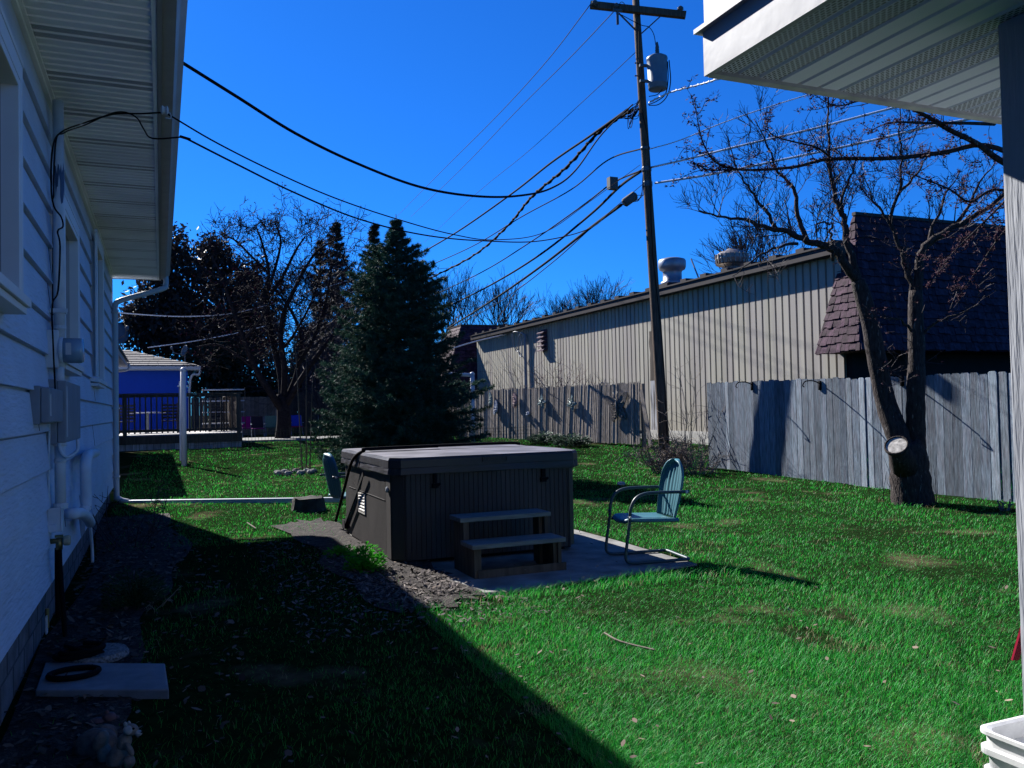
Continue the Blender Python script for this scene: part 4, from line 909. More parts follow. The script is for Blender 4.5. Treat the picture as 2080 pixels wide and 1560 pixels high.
# neighbour house eave
nx, ny0, ny1, nz = -1.0, 19.8, 30.6, 3.1
t = empty('neighbour_house', (-3, 25, .2), 'next house beyond the corner, only its brown shingled eave showing', 'house')
MB().box((nx-8, ny0+.3, -.1), (nx-.55, ny1-.4, nz)).build('wall', m_siding, t)
MB().box((nx-8, ny0, nz), (nx, ny1, nz+.03)).box((nx-.02, ny0, nz+.03), (nx+.0, ny1, nz+.14)).build('soffit', m_white, t)
mb = MB().hexa([(nx-6, ny0, nz+2.2), (nx+.05, ny0, nz+.145), (nx+.05, ny1, nz+.145), (nx-6, ny1, nz+2.2), (nx-6, ny0, nz+2.3), (nx+.05, ny0, nz+.2), (nx+.05, ny1, nz+.2), (nx-6, ny1, nz+2.3)])
mb.build('roof', m_shingle, t)
MB().tube(smooth_path([(nx+.05, ny1-.3, nz+.1), (nx+.02, ny1-.3, nz-.1), (nx-.5, ny1-.3, nz-.45), (nx-.5, ny1-.3, .3)], 4), .04, 8).build('downspout', m_white, t)
dish(Vector((nx-.2, 27.5, nz+.3)), .36, (.5, -.8, .3), 'grey satellite dish on the eave of the neighbouring house')

# ================================================================== BACK LAWN SEATS
def camp(px, py, col, col2, lab, d):
    p = onground(px, py); t = empty('camp_chair', p, lab, 'chair', 'folding chairs on the far lawn')
    mt = M('cloth_'+lab[:5], col, .7); m2 = M('cloth2_'+lab[:5], col2, .7)
    for s in (-1, 1):
        mb = MB(); mb.tube([p+Vector((s*.28, -.25, 0)), p+Vector((s*.26, .25, .45))], .018, 5); mb.tube([p+Vector((s*.28, .25, 0)), p+Vector((s*.26, -.25, .42))], .018, 5); mb.tube([p+Vector((s*.28, .2, .4)), p+Vector((s*.27, .36, .95))], .018, 5); mb.tube([p+Vector((s*.28, -.28, .62)), p+Vector((s*.28, .3, .62))], .02, 5)
        mb.build('side_frame', m_grey, t)
    MB().box(p+Vector((-.27, -.27, .4)), p+Vector((.27, .22, .44))).build('seat', m2, t)
    MB().hexa([p+Vector((-.27, .2, .45)), p+Vector((.27, .2, .45)), p+Vector((.27, .24, .45)), p+Vector((-.27, .24, .45)), p+Vector((-.26, .34, .98)), p+Vector((.26, .34, .98)), p+Vector((.26, .37, .98)), p+Vector((-.26, .37, .98))]).build('backrest', mt, t)
camp(505, 888, (.35, .01, .16), (.30, .01, .2), 'magenta folding chair on the far lawn right of the deck', 40)
camp(524, 889, (.03, .02, .03), (.25, .01, .15), 'dark folding chair beside the magenta chair on the far lawn', 40)
camp(552, 886, (.16, .24, .16), (.1, .16, .1), 'pale green folding chair left of the bare crabapple trunk', 40)
camp(603, 884, (.02, .05, .45), (.4, .01, .08), 'bright blue and red folding chair right of the bare crabapple trunk', 40)
camp(660, 880, (.02, .02, .03), (.03, .02, .03), 'black folding chair partly behind the spruce branches', 40)
# ================================================================== SQUIRREL AND GARDEN FIGURES
sq = atz(246, 1560, -.1)
D = (sq-EY).dot(fwd)
def at(px, py, dd=0): return atd(px, py, D+dd)
t = empty('squirrel_statue', Vector((sq.x, sq.y, -.1)), 'grey squirrel figurine with a pale muzzle looking right among the dark weeds', 'figurine')
m_fig = M('figurine_dark', (.10, .085, .08), .6, var=.4, scale=30, bump=.6, bscale=90, bdist=.004)
m_sq = M('squirrel_resin', (.20, .17, .15), .6, var=.3, scale=40, bump=.6, bscale=120, bdist=.004); m_sqf = M('squirrel_pale', (.42, .40, .38), .6, var=.15, scale=30)
rU = upv; rR = rgt; rF = fwd
def bl(mb, px, py, dd, rx, ry, rz, tilt=0):
    c = at(px, py, dd); ca, sa = math.cos(R(tilt)), math.sin(R(tilt)); mb.blob(c, (rx, ry, rz), 16, 0, rR*ca+rU*sa, rF, rU*ca-rR*sa)
mb = MB(); bl(mb, 240, 1545, 0, .05, .05, .085, -12); bl(mb, 252, 1508, 0, .032, .035, .045, -20); bl(mb, 263, 1522, -.03, .014, .014, .034, 30); bl(mb, 262, 1548, -.03, .026, .03, .03, 0); bl(mb, 215, 1540, .03, .035, .035, .085, 14); bl(mb, 205, 1505, .03, .034, .034, .05, -20)
bl(mb, 266, 1482, 0, .034, .030, .026, -14)
mb.build('body', m_sq, t, smooth=True)
mb = MB(); bl(mb, 281, 1489, -.004, .017, .016, .013, -14); bl(mb, 262, 1483, -.012, .026, .022, .021, -10); bl(mb, 255, 1472, -.012, .009, .006, .014, 8); bl(mb, 262, 1470, .018, .008, .006, .013, 0); mb.build('face', m_sqf, t, smooth=True)
mb = MB(); bl(mb, 271, 1480, -.032, .006, .004, .005); bl(mb, 288, 1487, -.01, .004, .006, .004); mb.build('eye', m_black, t, smooth=True)
p = atz(195, 1535, -.1); mb = MB().blob(p+Vector((0, 0, .05)), (.10, .08, .075), 14, .03).blob(p+Vector((.02, .1, .06)), (.07, .05, .05), 12, .03)
o = mb.build('garden_figure', m_fig, None, off=p, smooth=True); tag(o, 'rounded dark garden figure left of the squirrel figurine', 'figurine')
p = atz(222, 1470, -.08); mb = MB().blob(p+Vector((0, 0, .03)), (.035, .03, .03), 12).blob(p+Vector((.03, 0, .025)), (.018, .014, .013), 10).blob(p+Vector((-.01, .0, .06)), (.01, .008, .013), 8).blob(p+Vector((-.055, 0, .0)), (.06, .045, .04), 12)
o = mb.build('garden_figure', M('pink_resin', (.13, .08, .085), .6, var=.2), None, off=p, smooth=True); tag(o, 'small pinkish animal figurine behind the squirrel', 'figurine')
# ================================================================== UTILITY POLE
pd = 18.55
m_pole = M('weathered_pole', (.12, .085, .065), .9, var=.45, scale=6, stretch=(8, 8, .5), bump=.8, bscale=20, bstretch=(8, 8, .4))
pb = atd(1352, 948, pd); pt = atd(1291, -8, pd); pb.z = .05
t = empty('utility_pole', pb, 'tall leaning wooden utility pole with crossarm and transformer', 'utility pole')
MB().tube([pb.lerp(pt, k/8) for k in range(9)], [.128-.05*k/8 for k in range(9)], 16).build('post', m_pole, t, smooth=True)
a, b_ = atd(1199, 10, pd-.05), atd(1393, 31, pd-.25)
MB().bar(a, b_, .12, .14).build('crossarm', m_pole, t)
for (x0, y0, x1, y1) in ((1257, 27, 1292, 62), (1345, 30, 1303, 68)): MB().bar(atd(x0, y0, pd-.2), atd(x1, y1, pd-.15), .05, .012).build('brace', m_pole, t)
m_tb = M('dull_grey_box', (.10, .105, .11), .7)
m_ins = M('insulator', (.10, .12, .14), .3)
for (x, y) in ((1382, 14), (1252, 8), (1208, 2)):
    q = atd(x, y+8, pd-.15); MB().lathe(q, [(.03, -.02), (.05, .02), (.075, .03), (.05, .05), (.07, .065), (.045, .09), (.02, .11)], 12).build('insulator', m_ins, t, smooth=True)
q = atd(1254, 22, pd-.2); MB().tube([q+Vector((-.1, 0, 0)), q+Vector((.1, 0, .02))], .035, 8).tube([q, q-Vector((0, 0, .3))], .03, 8).tube(smooth_path([q+Vector((.1, 0, 0)), q+Vector((.22, 0, .12)), q+Vector((.12, 0, .22)), q+Vector((0, 0, .1))], 4), .008, 5).build('fuse_cutout', m_ins, t)
q = atd(1336, 182, pd-.35); top = atd(1334, 118, pd-.35)
tf = MB().lathe(q, [(.19, 0), (.205, .02), (.205, .10), (.212, .105), (.212, .13), (.205, .135), (.222, .62), (.232, .66), (.225, .70), (.15, .745), (.0, .75)], 22).build('transformer', M('transformer_grey', (.17, .22, .28), .45, var=.1), t, smooth=True)
MB().lathe(q+Vector((-.02, -.05, .72)), [(.05, 0), (.05, .05), (.035, .07), (.05, .08), (.035, .11), (.05, .12), (.035, .15), (.045, .17), (.02, .3), (.0, .31)], 12).build('bushing', m_ins, tf, off=t.location, smooth=True)
MB().bar(q+Vector((-.38, .1, .18)), q+Vector((-.1, .05, .18)), .06, .05).bar(q+Vector((-.38, .1, .52)), q+Vector((-.1, .05, .52)), .06, .05).build('mounting_bracket', m_ins, tf, off=t.location)
for yy in (128, 154): MB().cyl(atd(1289, yy, pd-.1), atd(1300, yy, pd-.1), .015).build('bolt', m_ins, t)
mb = MB()
def ptube(mb, l, d0, r=.012, n=4, d1=None, sub=5):
    d1 = d0 if d1 is None else d1; P = [atd(x, y, d0+(d1-d0)*i/(len(l)-1)) for i, (x, y) in enumerate(l)]
    mb.tube(smooth_path(P, sub), r, n); return mb
ptube(mb, [(1332, 92), (1328, 70), (1318, 55), (1300, 50), (1262, 30)], pd-.3, .008)
for l in ([(1356, 125), (1357, 160), (1352, 190), (1335, 205), (1316, 213)], [(1359, 122), (1362, 165), (1355, 195), (1338, 212), (1318, 214)], [(1345, 182), (1335, 192), (1318, 196)]): ptube(mb, l, pd-.4, .012)
for i in range(8): ptube(mb, [(1298+U(-3, 3), 205+U(-5, 15)), (1285+U(-15, 4), 225+U(-10, 20)), (1272+U(-10, 10), 255+U(-20, 15)), (1290+U(-6, 6), 235+U(-10, 10)), (1299, 220)], pd-.25, .008)
for i in range(5): ptube(mb, [(1306, 365+U(-20, 10)), (1312+U(-25, 2), 395+U(-10, 20)), (1290+U(-20, 10), 405+U(-10, 10)), (1270, 400)], pd-.25, .007)
mb.build('jumper_wires', m_black, t, smooth=True)
ptube(MB(), [(1297, 60), (1300, 200), (1318, 300), (1325, 500), (1345, 700), (1356, 900)], pd-.125, .008).build('ground_wire', m_black, t)
for yy, h in ((342, .1), (372, .12), (300, .06)): q = pt.lerp(pb, (yy+8)/956); MB().lathe(q-Vector((0, 0, h/2)), [(.105, 0), (.11, .02), (.11, h-.02), (.105, h)], 14).build('band', m_ins, t)
# black cable boxes hanging on the strand
q = atd(1244, 372, pd-.3); MB().box(q-Vector((.1, .07, .14)), q+Vector((.1, .07, .12))).build('terminal_box', m_tb, t)
a = atd(1266, 414, pd-.35); b_ = atd(1292, 395, pd-.3); MB().tube([a, a.lerp(b_, .1), a.lerp(b_, .9), b_], [.05, .1, .1, .05], 10).build('splice_case', m_tb, t)
# ================================================================== WIRES
m_wlit = M('sunlit_aluminium_wire', (.85, .85, .88), .6, spec=.3)  # bright sunlit look of the wires put into a near-white colour
def wire(l, d0, d1, r, label, mat=m_black, twist=0):
    n = len(l); P = []
    for i, (x, y) in enumerate(l):
        tt = i/(n-1); P.append(atd(x, y, 1/((1-tt)/d0+tt/d1)))
    P = smooth_path(P, 8); mb = MB(); mb.tube(P, r, 5)
    if twist:
        Q = []
        for i, p in enumerate(smooth_path(P, 3)): Q.append(p+Vector((math.cos(i*1.1), 0, math.sin(i*1.1)))*r*1.1)
        mb.tube(Q, r*.8, 4)
    o = mb.build('overhead_wire', mat, None, off=P[0], smooth=True); tag(o, label, 'wire', 'overhead wires on the utility pole')
wire([(360, 121), (480, 196), (600, 271), (720, 330), (850, 379), (960, 398), (1050, 398), (1120, 382), (1170, 345), (1225, 270), (1285, 212)], 6, pd, .0135, 'thickest black cable sagging from the roof edge up to the pole')
wire([(338, 230), (440, 290), (560, 350), (680, 402), (800, 443), (920, 476), (1010, 487), (1110, 470), (1200, 408), (1300, 335)], 5.4, pd, .006, 'thin black wire from the eave hook, the upper of the pair, to the pole')
wire([(372, 278), (480, 333), (600, 392), (730, 445), (860, 477), (980, 489), (1100, 489), (1200, 463), (1245, 425), (1308, 372)], 5.3, pd, .007, 'thin black wire from the gutter, the lower of the pair, to the pole')
wire([(845, 520), (930, 470), (1040, 393), (1120, 330), (1200, 275), (1275, 222)], 40, pd, .03, 'dark wire running down left behind the spruce, highest of the bundle')
wire([(868, 568), (960, 520), (1030, 460), (1080, 400), (1150, 340), (1220, 265), (1285, 222)], 40, pd, .034, 'wavy twisted dark wire second from the top behind the spruce', twist=1)
wire([(860, 545), (960, 500), (1060, 440), (1160, 385), (1235, 325), (1310, 300)], 40, pd, .018, 'thin dark wire in the middle of the bundle behind the spruce')
wire([(880, 600), (980, 552), (1080, 490), (1180, 420), (1244, 372), (1305, 345)], 40, pd, .02, 'dark wire passing the small grey terminal box')
wire([(905, 625), (1000, 577), (1100, 515), (1200, 435), (1260, 378), (1310, 342)], 40, pd, .034, 'thick straight dark strand below the terminal box wire')
wire([(908, 668), (1000, 610), (1100, 540), (1200, 462), (1262, 416)], 40, pd-.3, .036, 'lowest thick dark strand ending at the splice case')
wire([(930, 660), (1020, 610), (1120, 535), (1210, 455), (1270, 412)], 40, pd-.3, .014, 'thin dark wire just under the lowest thick strand')
wire([(862, 492), (960, 400), (1070, 310), (1180, 210), (1292, 105)], 60, pd, .008, 'very thin faint wire reaching the pole beside the transformer')
wire([(806, 440), (900, 345), (1010, 235), (1110, 125), (1200, 8)], 60, pd, .010, 'very thin faint wire rising to the left tip of the crossarm')
wire([(835, 440), (930, 350), (1050, 225), (1160, 115), (1250, 20)], 60, pd, .010, 'very thin faint wire rising to the fuse cutout on the crossarm')
wire([(1318, 208), (1360, 188), (1420, 172), (1476, 155), (1640, 105)], pd, 15.5, .016, 'pale twisted wire leaving the pole just below the transformer to the right', m_wlit, 1)
wire([(1322, 302), (1380, 285), (1480, 245), (1600, 205), (1720, 170)], pd, 16, .012, 'thin pale wire running right above the tree top', m_wlit)
wire([(1322, 340), (1400, 322), (1500, 297), (1650, 262), (1830, 215), (2040, 165)], pd, 15, .022, 'pale thick strand crossing the upper part of the tree', m_wlit)
wire([(1330, 372), (1450, 353), (1600, 322), (1750, 290), (1900, 255), (2060, 225)], pd, 15, .024, 'lowest pale strand crossing the middle of the tree', m_wlit)
wire([(228, 634), (300, 640), (380, 643), (470, 637), (560, 615), (640, 590), (740, 560)], 30, 40, .02, 'pale cable sagging in front of the dark trees above the blue garage', m_wlit)
wire([(300, 706), (400, 692), (500, 672), (620, 640)], 38, 42, .022, 'lower pale cable running to the blue garage roof', m_wlit)
wire([(905, 712), (960, 695), (1010, 683), (1055, 673)], 36, 42, .03, 'pale dashed cable ending at the conduit on the metal wall', m_wlit)
# insulator on the eave
q = atd(336, 224, 5.4); mb = MB().lathe(q, [(.012, -.03), (.03, -.02), (.02, -.005), (.03, .01), (.012, .02)], 10, (1, 0, 0)).tube(smooth_path([q, q+Vector((.03, 0, -.02)), q+Vector((.03, .0, -.05)), q+Vector((0, 0, -.05))], 4), .004, 5); o = mb.build('eave_insulator', m_white, None, off=q); tag(o, 'small white insulator hook fixed under the eave', 'insulator')
q = atd(372, 277, 5.3); mb = MB().tube([q-rgt*.02, q+rgt*.045-upv*.02], .009, 6); o = mb.build('wire_clamp', m_black, None, off=q); tag(o, 'small black wedge clamp on the service wire at the gutter', 'clamp')

# ================================================================== TREES
def rvec(): 
    while True:
        v = Vector((U(-1, 1), U(-1, 1), U(-1, 1)))
        if .05 < v.length < 1: return v.normalized()
def twigs(mb, path, r0, lvl, ln, dens, up=.35, wander=.25, tips=None, nseg=4, lo=.15, shrink=.55, sides=3, rmin=.003):
    """side shoots along a path; returns nothing, collects tips"""
    L_ = sum((path[i+1]-path[i]).length for i in range(len(path)-1)); n = max(1, int(L_*dens*U(.8, 1.2)))
    for _ in range(n):
        t_ = U(lo, 1)**.85; f_ = t_*(len(path)-1); i = min(int(f_), len(path)-2); p = path[i].lerp(path[i+1], f_-i); tg = (path[i+1]-path[i]).normalized()
        side = rvec(); side = (side-tg*side.dot(tg)).normalized(); d = (tg*U(.3, .9)+side*U(.6, 1)+Vector((0, 0, up))).normalized()
        l_ = ln*U(.5, 1.15)*(1-.35*t_); P = [p]; q = p
        for k in range(nseg):
            d = (d+rvec()*wander+Vector((0, 0, up*.25))).normalized(); q = q+d*(l_/nseg); P.append(q)
        rr_ = max(rmin, r0*(1-.55*t_)*.5)
        mb.tube(P, [rr_*(1-.75*k/nseg)+rmin*.5 for k in range(nseg+1)], sides, False)
        if tips is not None: tips += P[2:]
        if lvl > 1: twigs(mb, P, rr_, lvl-1, ln*shrink, dens*1.5, up, wander, tips, nseg=3, lo=.2, shrink=shrink, sides=3, rmin=rmin)
def buds(mb, tips, n, size):
    for _ in range(n):
        p = random.choice(tips)+rvec()*.03; mb.cr = U(0, 1)
        for k in range(4):
            d = (rvec()+Vector((0, 0, .4))).normalized(); s = d.orthogonal().normalized()*size*.28; l_ = size*U(.7, 1.3)
            mb.poly([p, p+d*l_*.5+s, p+d*l_, p+d*l_*.5-s])
def plimb(l, sub=4):
    """(px, py, depth) list -> smooth world path"""
    return smooth_path([atd(x, y, d) for x, y, d in l], sub)
def taper(n, a, b): return [a+(b-a)*i/(n-1) for i in range(n)]
m_bark = M('dark_bark', (.045, .036, .034), .9, var=.5, scale=9, stretch=(4, 4, 1), bump=1, bscale=18, bstretch=(3, 3, 1.2), bdist=.02, col2=(.20, .19, .18), c2scale=7, c2lo=.62, c2hi=.72)
m_twig = M('twig_bark', (.050, .038, .044), .7, var=.3, spec=.2)
m_bud = M('dark_red_buds', (.045, .012, .022), .8, rnd=.5, transl=.15)
# ---- twin trunk tree by the grey fence
bt = onground(1852, 1022); TD = (bt-EY).dot(fwd)
t = empty('twin_trunk_tree', bt, 'leafless tree with two trunks and a sawn limb stub in front of the grey fence', 'tree', None)
def L(l): return plimb([(x, y, TD+d) for x, y, d in l])
mb = MB()
def limb(l, a, b_, n=10, jit=.0):
    P = L(l); mb.tube(P, [x_*(1+U(-jit, jit)) for x_ in taper(len(P), a, b_)], n); return P
limb([(1856, 1030, 0), (1850, 985, 0), (1845, 930, 0), (1835, 900, 0)], .31, .23, 14, .05)
P1 = limb([(1842, 930, 0), (1822, 880, 0), (1800, 820, .1), (1783, 740, .1), (1768, 660, .1), (1752, 600, .1), (1742, 570, .1)], .165, .10, 12, .05)
P2 = limb([(1858, 960, 0), (1860, 890, 0), (1860, 810, -.1), (1862, 720, -.1), (1860, 650, -.1), (1860, 590, -.1)], .15, .09, 12, .05)
# root flare
for (x, y) in ((1895, 1030), (1815, 1010), (1870, 1036)): limb([(1852, 985, 0), (int((1852+x)/2), y-20, 0), (x, y+4, 0)], .13, .03, 8)
dn = (rgt*-.5-fwd*.55+Vector((0, 0, .66))).normalized(); c = atd(1821, 905, TD-.36); mb.tube([c-dn*.5, c-dn*.2, c], [.19, .155, .148], 14)
mb.lathe(c, [(.15, -.06), (.168, -.02), (.166, .012), (.150, .022), (.139, .012), (.139, -.03)], 20, dn)
mb.build('trunk', m_bark, t, smooth=True)
MB().lathe(c, [(.138, -.02), (.138, .006), (.0, .008)], 20, dn).build('cut_face', M('sawn_wood', (.50, .47, .42), .8, var=.5, scale=22), t)
mb = MB(); LB = []
def br(l, a, b_, n=7): P = L(l); P = [P[0]]+[q+rvec()*.018 for q in P[1:]]; mb.tube(P, taper(len(P), a*.78, b_*.7), n); LB.append((P, a)); return P
br([(1744, 575, .1), (1722, 545, .0), (1700, 512, -.1), (1672, 500, -.2), (1640, 490, -.3), (1600, 472, -.5), (1560, 465, -.6), (1520, 448, -.8), (1470, 440, -1.0), (1420, 428, -1.1)], .095, .012)
br([(1742, 575, .1), (1730, 520, .1), (1716, 470, .1), (1714, 440, .1), (1700, 415, .1), (1692, 380, .1), (1686, 330, .0), (1683, 260, .0), (1682, 190, .0)], .075, .014)
br([(1640, 490, -.3), (1622, 450, -.3), (1618, 400, -.3), (1600, 370, -.3), (1575, 340, -.4), (1560, 300, -.5), (1530, 240, -.5)], .05, .008)
br([(1580, 468, -.5), (1556, 430, -.6), (1530, 395, -.7), (1512, 370, -.8), (1490, 320, -.8), (1475, 270, -.8)], .035, .006)
br([(1708, 440, .1), (1712, 400, .1), (1722, 370, .2), (1735, 340, .2), (1745, 280, .2)], .035, .007)
br([(1692, 530, -.1), (1690, 490, -.2), (1686, 470, -.2), (1690, 455, -.2), (1660, 455, -.2), (1655, 480, -.3)], .03, .012)
br([(1620, 495, -.4), (1570, 505, -.6), (1530, 530, -.8), (1490, 560, -.9)], .03, .006)
br([(1860, 600, -.1), (1850, 570, -.1), (1835, 525, -.1), (1838, 500, -.1)], .07, .05)
br([(1862, 600, -.1), (1868, 540, -.15), (1880, 500, -.2), (1925, 470, -.3), (1975, 440, -.4), (2030, 405, -.5), (2110, 330, -.6)], .09, .03)
br([(1836, 520, -.1), (1815, 470, 0), (1810, 440, 0), (1826, 390, 0), (1830, 340, 0), (1828, 280, 0), (1826, 215, 0)], .045, .01)
br([(1815, 470, 0), (1790, 430, .1), (1770, 400, .1), (1750, 340, .1)], .03, .006)
br([(1828, 390, 0), (1855, 360, .1), (1875, 330, .1), (1890, 290, .1)], .03, .006)
br([(1858, 680, -.1), (1830, 650, -.3), (1800, 648, -.4)], .03, .012)
br([(1862, 690, -.1), (1895, 660, -.2), (1940, 640, -.3), (1990, 620, -.4)], .035, .008)
br([(1782, 700, .1), (1805, 750, -.1), (1835, 765, -.2)], .02, .006)
br([(1925, 470, -.3), (1960, 430, -.2), (1985, 380, -.1), (2020, 330, 0)], .04, .01)
br([(1880, 500, -.2), (1900, 450, -.1), (1920, 400, 0), (1950, 350, 0)], .035, .008)
mb.build('branches', m_bark, t, smooth=True)
mb = MB(); tips = []
for P, a in LB: twigs(mb, P, max(a*.3, .010), 3, .8 if a > .04 else .6, 7.0, .35, .26, tips, rmin=.0026)
twigs(mb, P1, .02, 2, .5, 2.2, .2, .3, tips, rmin=.003); twigs(mb, P2, .02, 2, .45, 3.0, .2, .35, tips, rmin=.003, lo=.35)
mb.build('twigs', m_twig, t)
mb = MB(); tp = [q for q in tips if (q-EY).dot(rgt) > .36*(q-EY).dot(fwd)]; buds(mb, tp or tips, 900, .035); mb.build('buds', m_bud, t)
# thin suckers at the foot
mb = MB()
for i in range(26):
    q = bt+Vector((U(-.4, .4), U(-.25, .25), 0)); d = Vector((U(-.25, .25), U(-.1, .1), 1)).normalized(); l_ = U(.3, .9); mb.tube([q, q+d*l_*.5+rvec()*.04, q+d*l_+rvec()*.08], [.006, .004, .002], 3, False)
mb.build('suckers', m_twig, t)
# ---- flowering tree whose trunk stands right of the frame
t0 = Vector((8.6, 5.3, 0)); t = empty('budding_tree', t0, 'nearer tree entering from the right with dark red bud clusters on its branches', 'tree')
def Lb(l): return plimb(l)
mb = MB(); LB2 = []; m_crab = M('dark_crab_bark', (.026, .021, .023), .95, var=.4, scale=9, bump=.8, bscale=18, spec=.05); 
forkp = t0+Vector((.0, .1, 2.6)); mb.tube(smooth_path([t0, t0+Vector((.03, 0, 1)), t0+Vector((-.02, 0, 1.9)), forkp]), taper(19, .17, .11), 10); mb.build('trunk', m_bark, t, smooth=True); mb = MB()
def b2_(l, a, b_, st=True):
    P = Lb(l)
    if st: P = smooth_path([forkp, forkp.lerp(P[0], .5)+Vector((0, 0, .15)), P[0]], 4)[:-1]+P
    mb.tube(P, taper(len(P), a*.6, b_*.8), 7); LB2.append((P, a))
b2_([(2120, 370, 8.3), (2030, 325, 8.2), (1985, 292, 8.1), (1925, 262, 8.0), (1880, 235, 7.9), (1835, 212, 7.9)], .07, .018)
b2_([(2100, 330, 8.3), (2000, 295, 8.2), (1925, 308, 8.1), (1850, 318, 8.0), (1790, 322, 7.9), (1720, 322, 7.8), (1670, 325, 7.7), (1620, 338, 7.6), (1560, 344, 7.5), (1500, 344, 7.4), (1455, 330, 7.3), (1430, 295, 7.2), (1418, 250, 7.1), (1411, 200, 7.1)], .05, .004)
b2_([(1690, 322, 7.75), (1660, 300, 7.6), (1620, 290, 7.5), (1570, 275, 7.4), (1555, 250, 7.4)], .02, .004, False)
b2_([(1500, 344, 7.4), (1470, 345, 7.3), (1440, 345, 7.2), (1402, 330, 7.1)], .012, .004, False)
b2_([(2020, 252, 8.2), (1950, 250, 8.0), (1880, 250, 7.9), (1820, 248, 7.9), (1790, 255, 7.8), (1760, 270, 7.7)], .03, .004, False)
b2_([(2100, 400, 8.3), (2020, 385, 8.2), (1970, 410, 8.1), (1930, 385, 8.0), (1880, 365, 7.9), (1840, 350, 7.9)], .035, .005)
b2_([(1840, 215, 7.9), (1770, 200, 7.8), (1700, 215, 7.7), (1650, 190, 7.6)], .018, .004, False)
b2_([(2100, 350, 8.3), (2030, 420, 8.2), (1980, 470, 8.1), (1930, 520, 8.0), (1890, 580, 7.9)], .03, .004)
b2_([(2100, 420, 8.3), (2040, 470, 8.2), (1990, 540, 8.1), (1950, 600, 8.0)], .03, .004)
mb.build('branches', m_bark, t, smooth=True); mb = MB(); tips = []
for P, a in LB2:
    tips += P[len(P)//4:]*2
    twigs(mb, P, .012, 2, .42, 4.2, .2, .25, tips, rmin=.0022)
mb.build('twigs', m_twig, t); mb = MB(); buds(mb, tips, 2600, .030); mb.build('buds', m_bud, t)

# ---- conifers
def needles(name, S, D_, n_per, nl, nw, mat, parent, spread=.9):
    """S: shoot start points (N,3), D_: shoot vectors (N,3); needles as slim triangles around the shoots"""
    N = len(S); tt = rng.random((N, n_per)); base = S[:, None, :]+D_[:, None, :]*tt[..., None]
    ln = np.linalg.norm(D_, axis=1, keepdims=True)+1e-9; dn = (D_/ln)[:, None, :]
    rv = rng.normal(size=(N, n_per, 3)); rv /= np.linalg.norm(rv, axis=2, keepdims=True)
    d = dn*.7+rv*spread; d /= np.linalg.norm(d, axis=2, keepdims=True)
    sd = np.cross(d, rng.normal(size=d.shape)); sd /= np.linalg.norm(sd, axis=2, keepdims=True)
    l_ = nl*(.6+.8*rng.random((N, n_per, 1)))
    a = base-sd*nw/2; b_ = base+sd*nw/2; c_ = base+d*l_
    V = np.stack([a, b_, c_], 2).reshape(-1, 3); Fc = np.arange(len(V)).reshape(-1, 3)
    r_ = np.repeat(rng.random(N), n_per)*.7+.3*rng.random(N*n_per)
    return np_mesh(name, V, Fc, mat, r_, parent)
def conifer(base, H, RAD, whorl, label, mat, nl, nw, nper, bl_d=5, start=.04, droop=-.12, power=.8, tip=.5, asym=None, shoots=14, gaps=0, group=None, name='spruce_tree', jit=.15, subl=.34, prof=None, nbx=0):
    base = Vector(base); t = empty(name, base, label, 'tree', group); tr = MB().tube([base, base+Vector((0, 0, H*.5)), base+Vector((0, 0, H))], [H*.02, H*.012, .008], 8); tr.build('trunk', m_bark, t, smooth=True)
    S, D_ = [], []; mb = MB(); z = H*start; ztop = 1.0
    while z < H*.97:
        f_ = z/H; Lr = RAD*prof(f_) if prof else RAD*(1-f_)**power*(1 if f_ > .12 else .8+f_*1.6)
        nb = max(4, int(bl_d+nbx+3*(1-f_)))
        a0 = U(0, 6.28)
        for k in range(nb):
            if gaps and U(0, 1) < gaps: continue
            a = a0+k*6.283/nb+U(-.3, .3); l_ = Lr*U(1-jit*1.6, 1+jit)
            if asym: l_ *= asym(a, f_)
            dr = Vector((math.cos(a), math.sin(a), 0)); up_ = droop+.75*f_; P = []
            for q in range(6):
                u = q/5; P.append(base+Vector((0, 0, z))+dr*l_*u+Vector((0, 0, l_*(up_*u+.22*u*u*(1-f_)))))
            mb.tube(P, taper(6, max(.006, l_*.018), .003), 4, False)
            ns = max(3, int(shoots*l_/RAD*1.3))+2; perp = dr.cross(Vector((0, 0, 1)))
            for s in range(ns):
                u = .12+.88*(s+U(0, 1))/ns; i = min(int(u*5), 4); p = P[i].lerp(P[i+1], u*5-i); sgn = 1 if s % 2 else -1
                sl_ = (l_*subl*(1.05-u)+.10*tip)*U(.7, 1.3)
                d = (dr*.75+perp*sgn*U(.5, 1)+Vector((0, 0, U(-.25, .25)))).normalized()*sl_
                S.append(p[:]); D_.append(d[:])
                for e in range(2 if sl_ > .25 else 1):
                    uu = U(.2, .9); q_ = p+d*uu; S.append(q_[:]); D_.append(((d.normalized()*.6+rvec()*.6+Vector((0, 0, .1))).normalized()*sl_*.45)[:])
            for i in range(5): S.append(P[i][:]); D_.append((P[i+1]-P[i])[:])
        z += whorl*U(.8, 1.2)*(1 if f_ < .85 else .8)
    for k in range(5): S.append((base.x, base.y, base.z+H*(.88+k*.018))); D_.append((0, 0, H*.02))
    mb.build('branches', m_bark, t)
    S, D_ = np.array(S), np.array(D_); needles('needles', S, D_, nper, nl, nw, mat, t)
    return t
m_spr = M('blue_spruce_needles', (.034, .085, .055), .6, rnd=.55, var=.2, scale=1.5, transl=.12, spec=.05)
m_dk = M('dark_conifer_needles', (.030, .038, .026), .7, rnd=.6, transl=.15)
sb = onground(812, 963); SD = (sb-EY).dot(fwd)+.6; sb = atd(813, 940, SD); sb.z = float(gz(sb.x, sb.y))
H = (EYE+ray(798, 432).z*SD)-sb.z
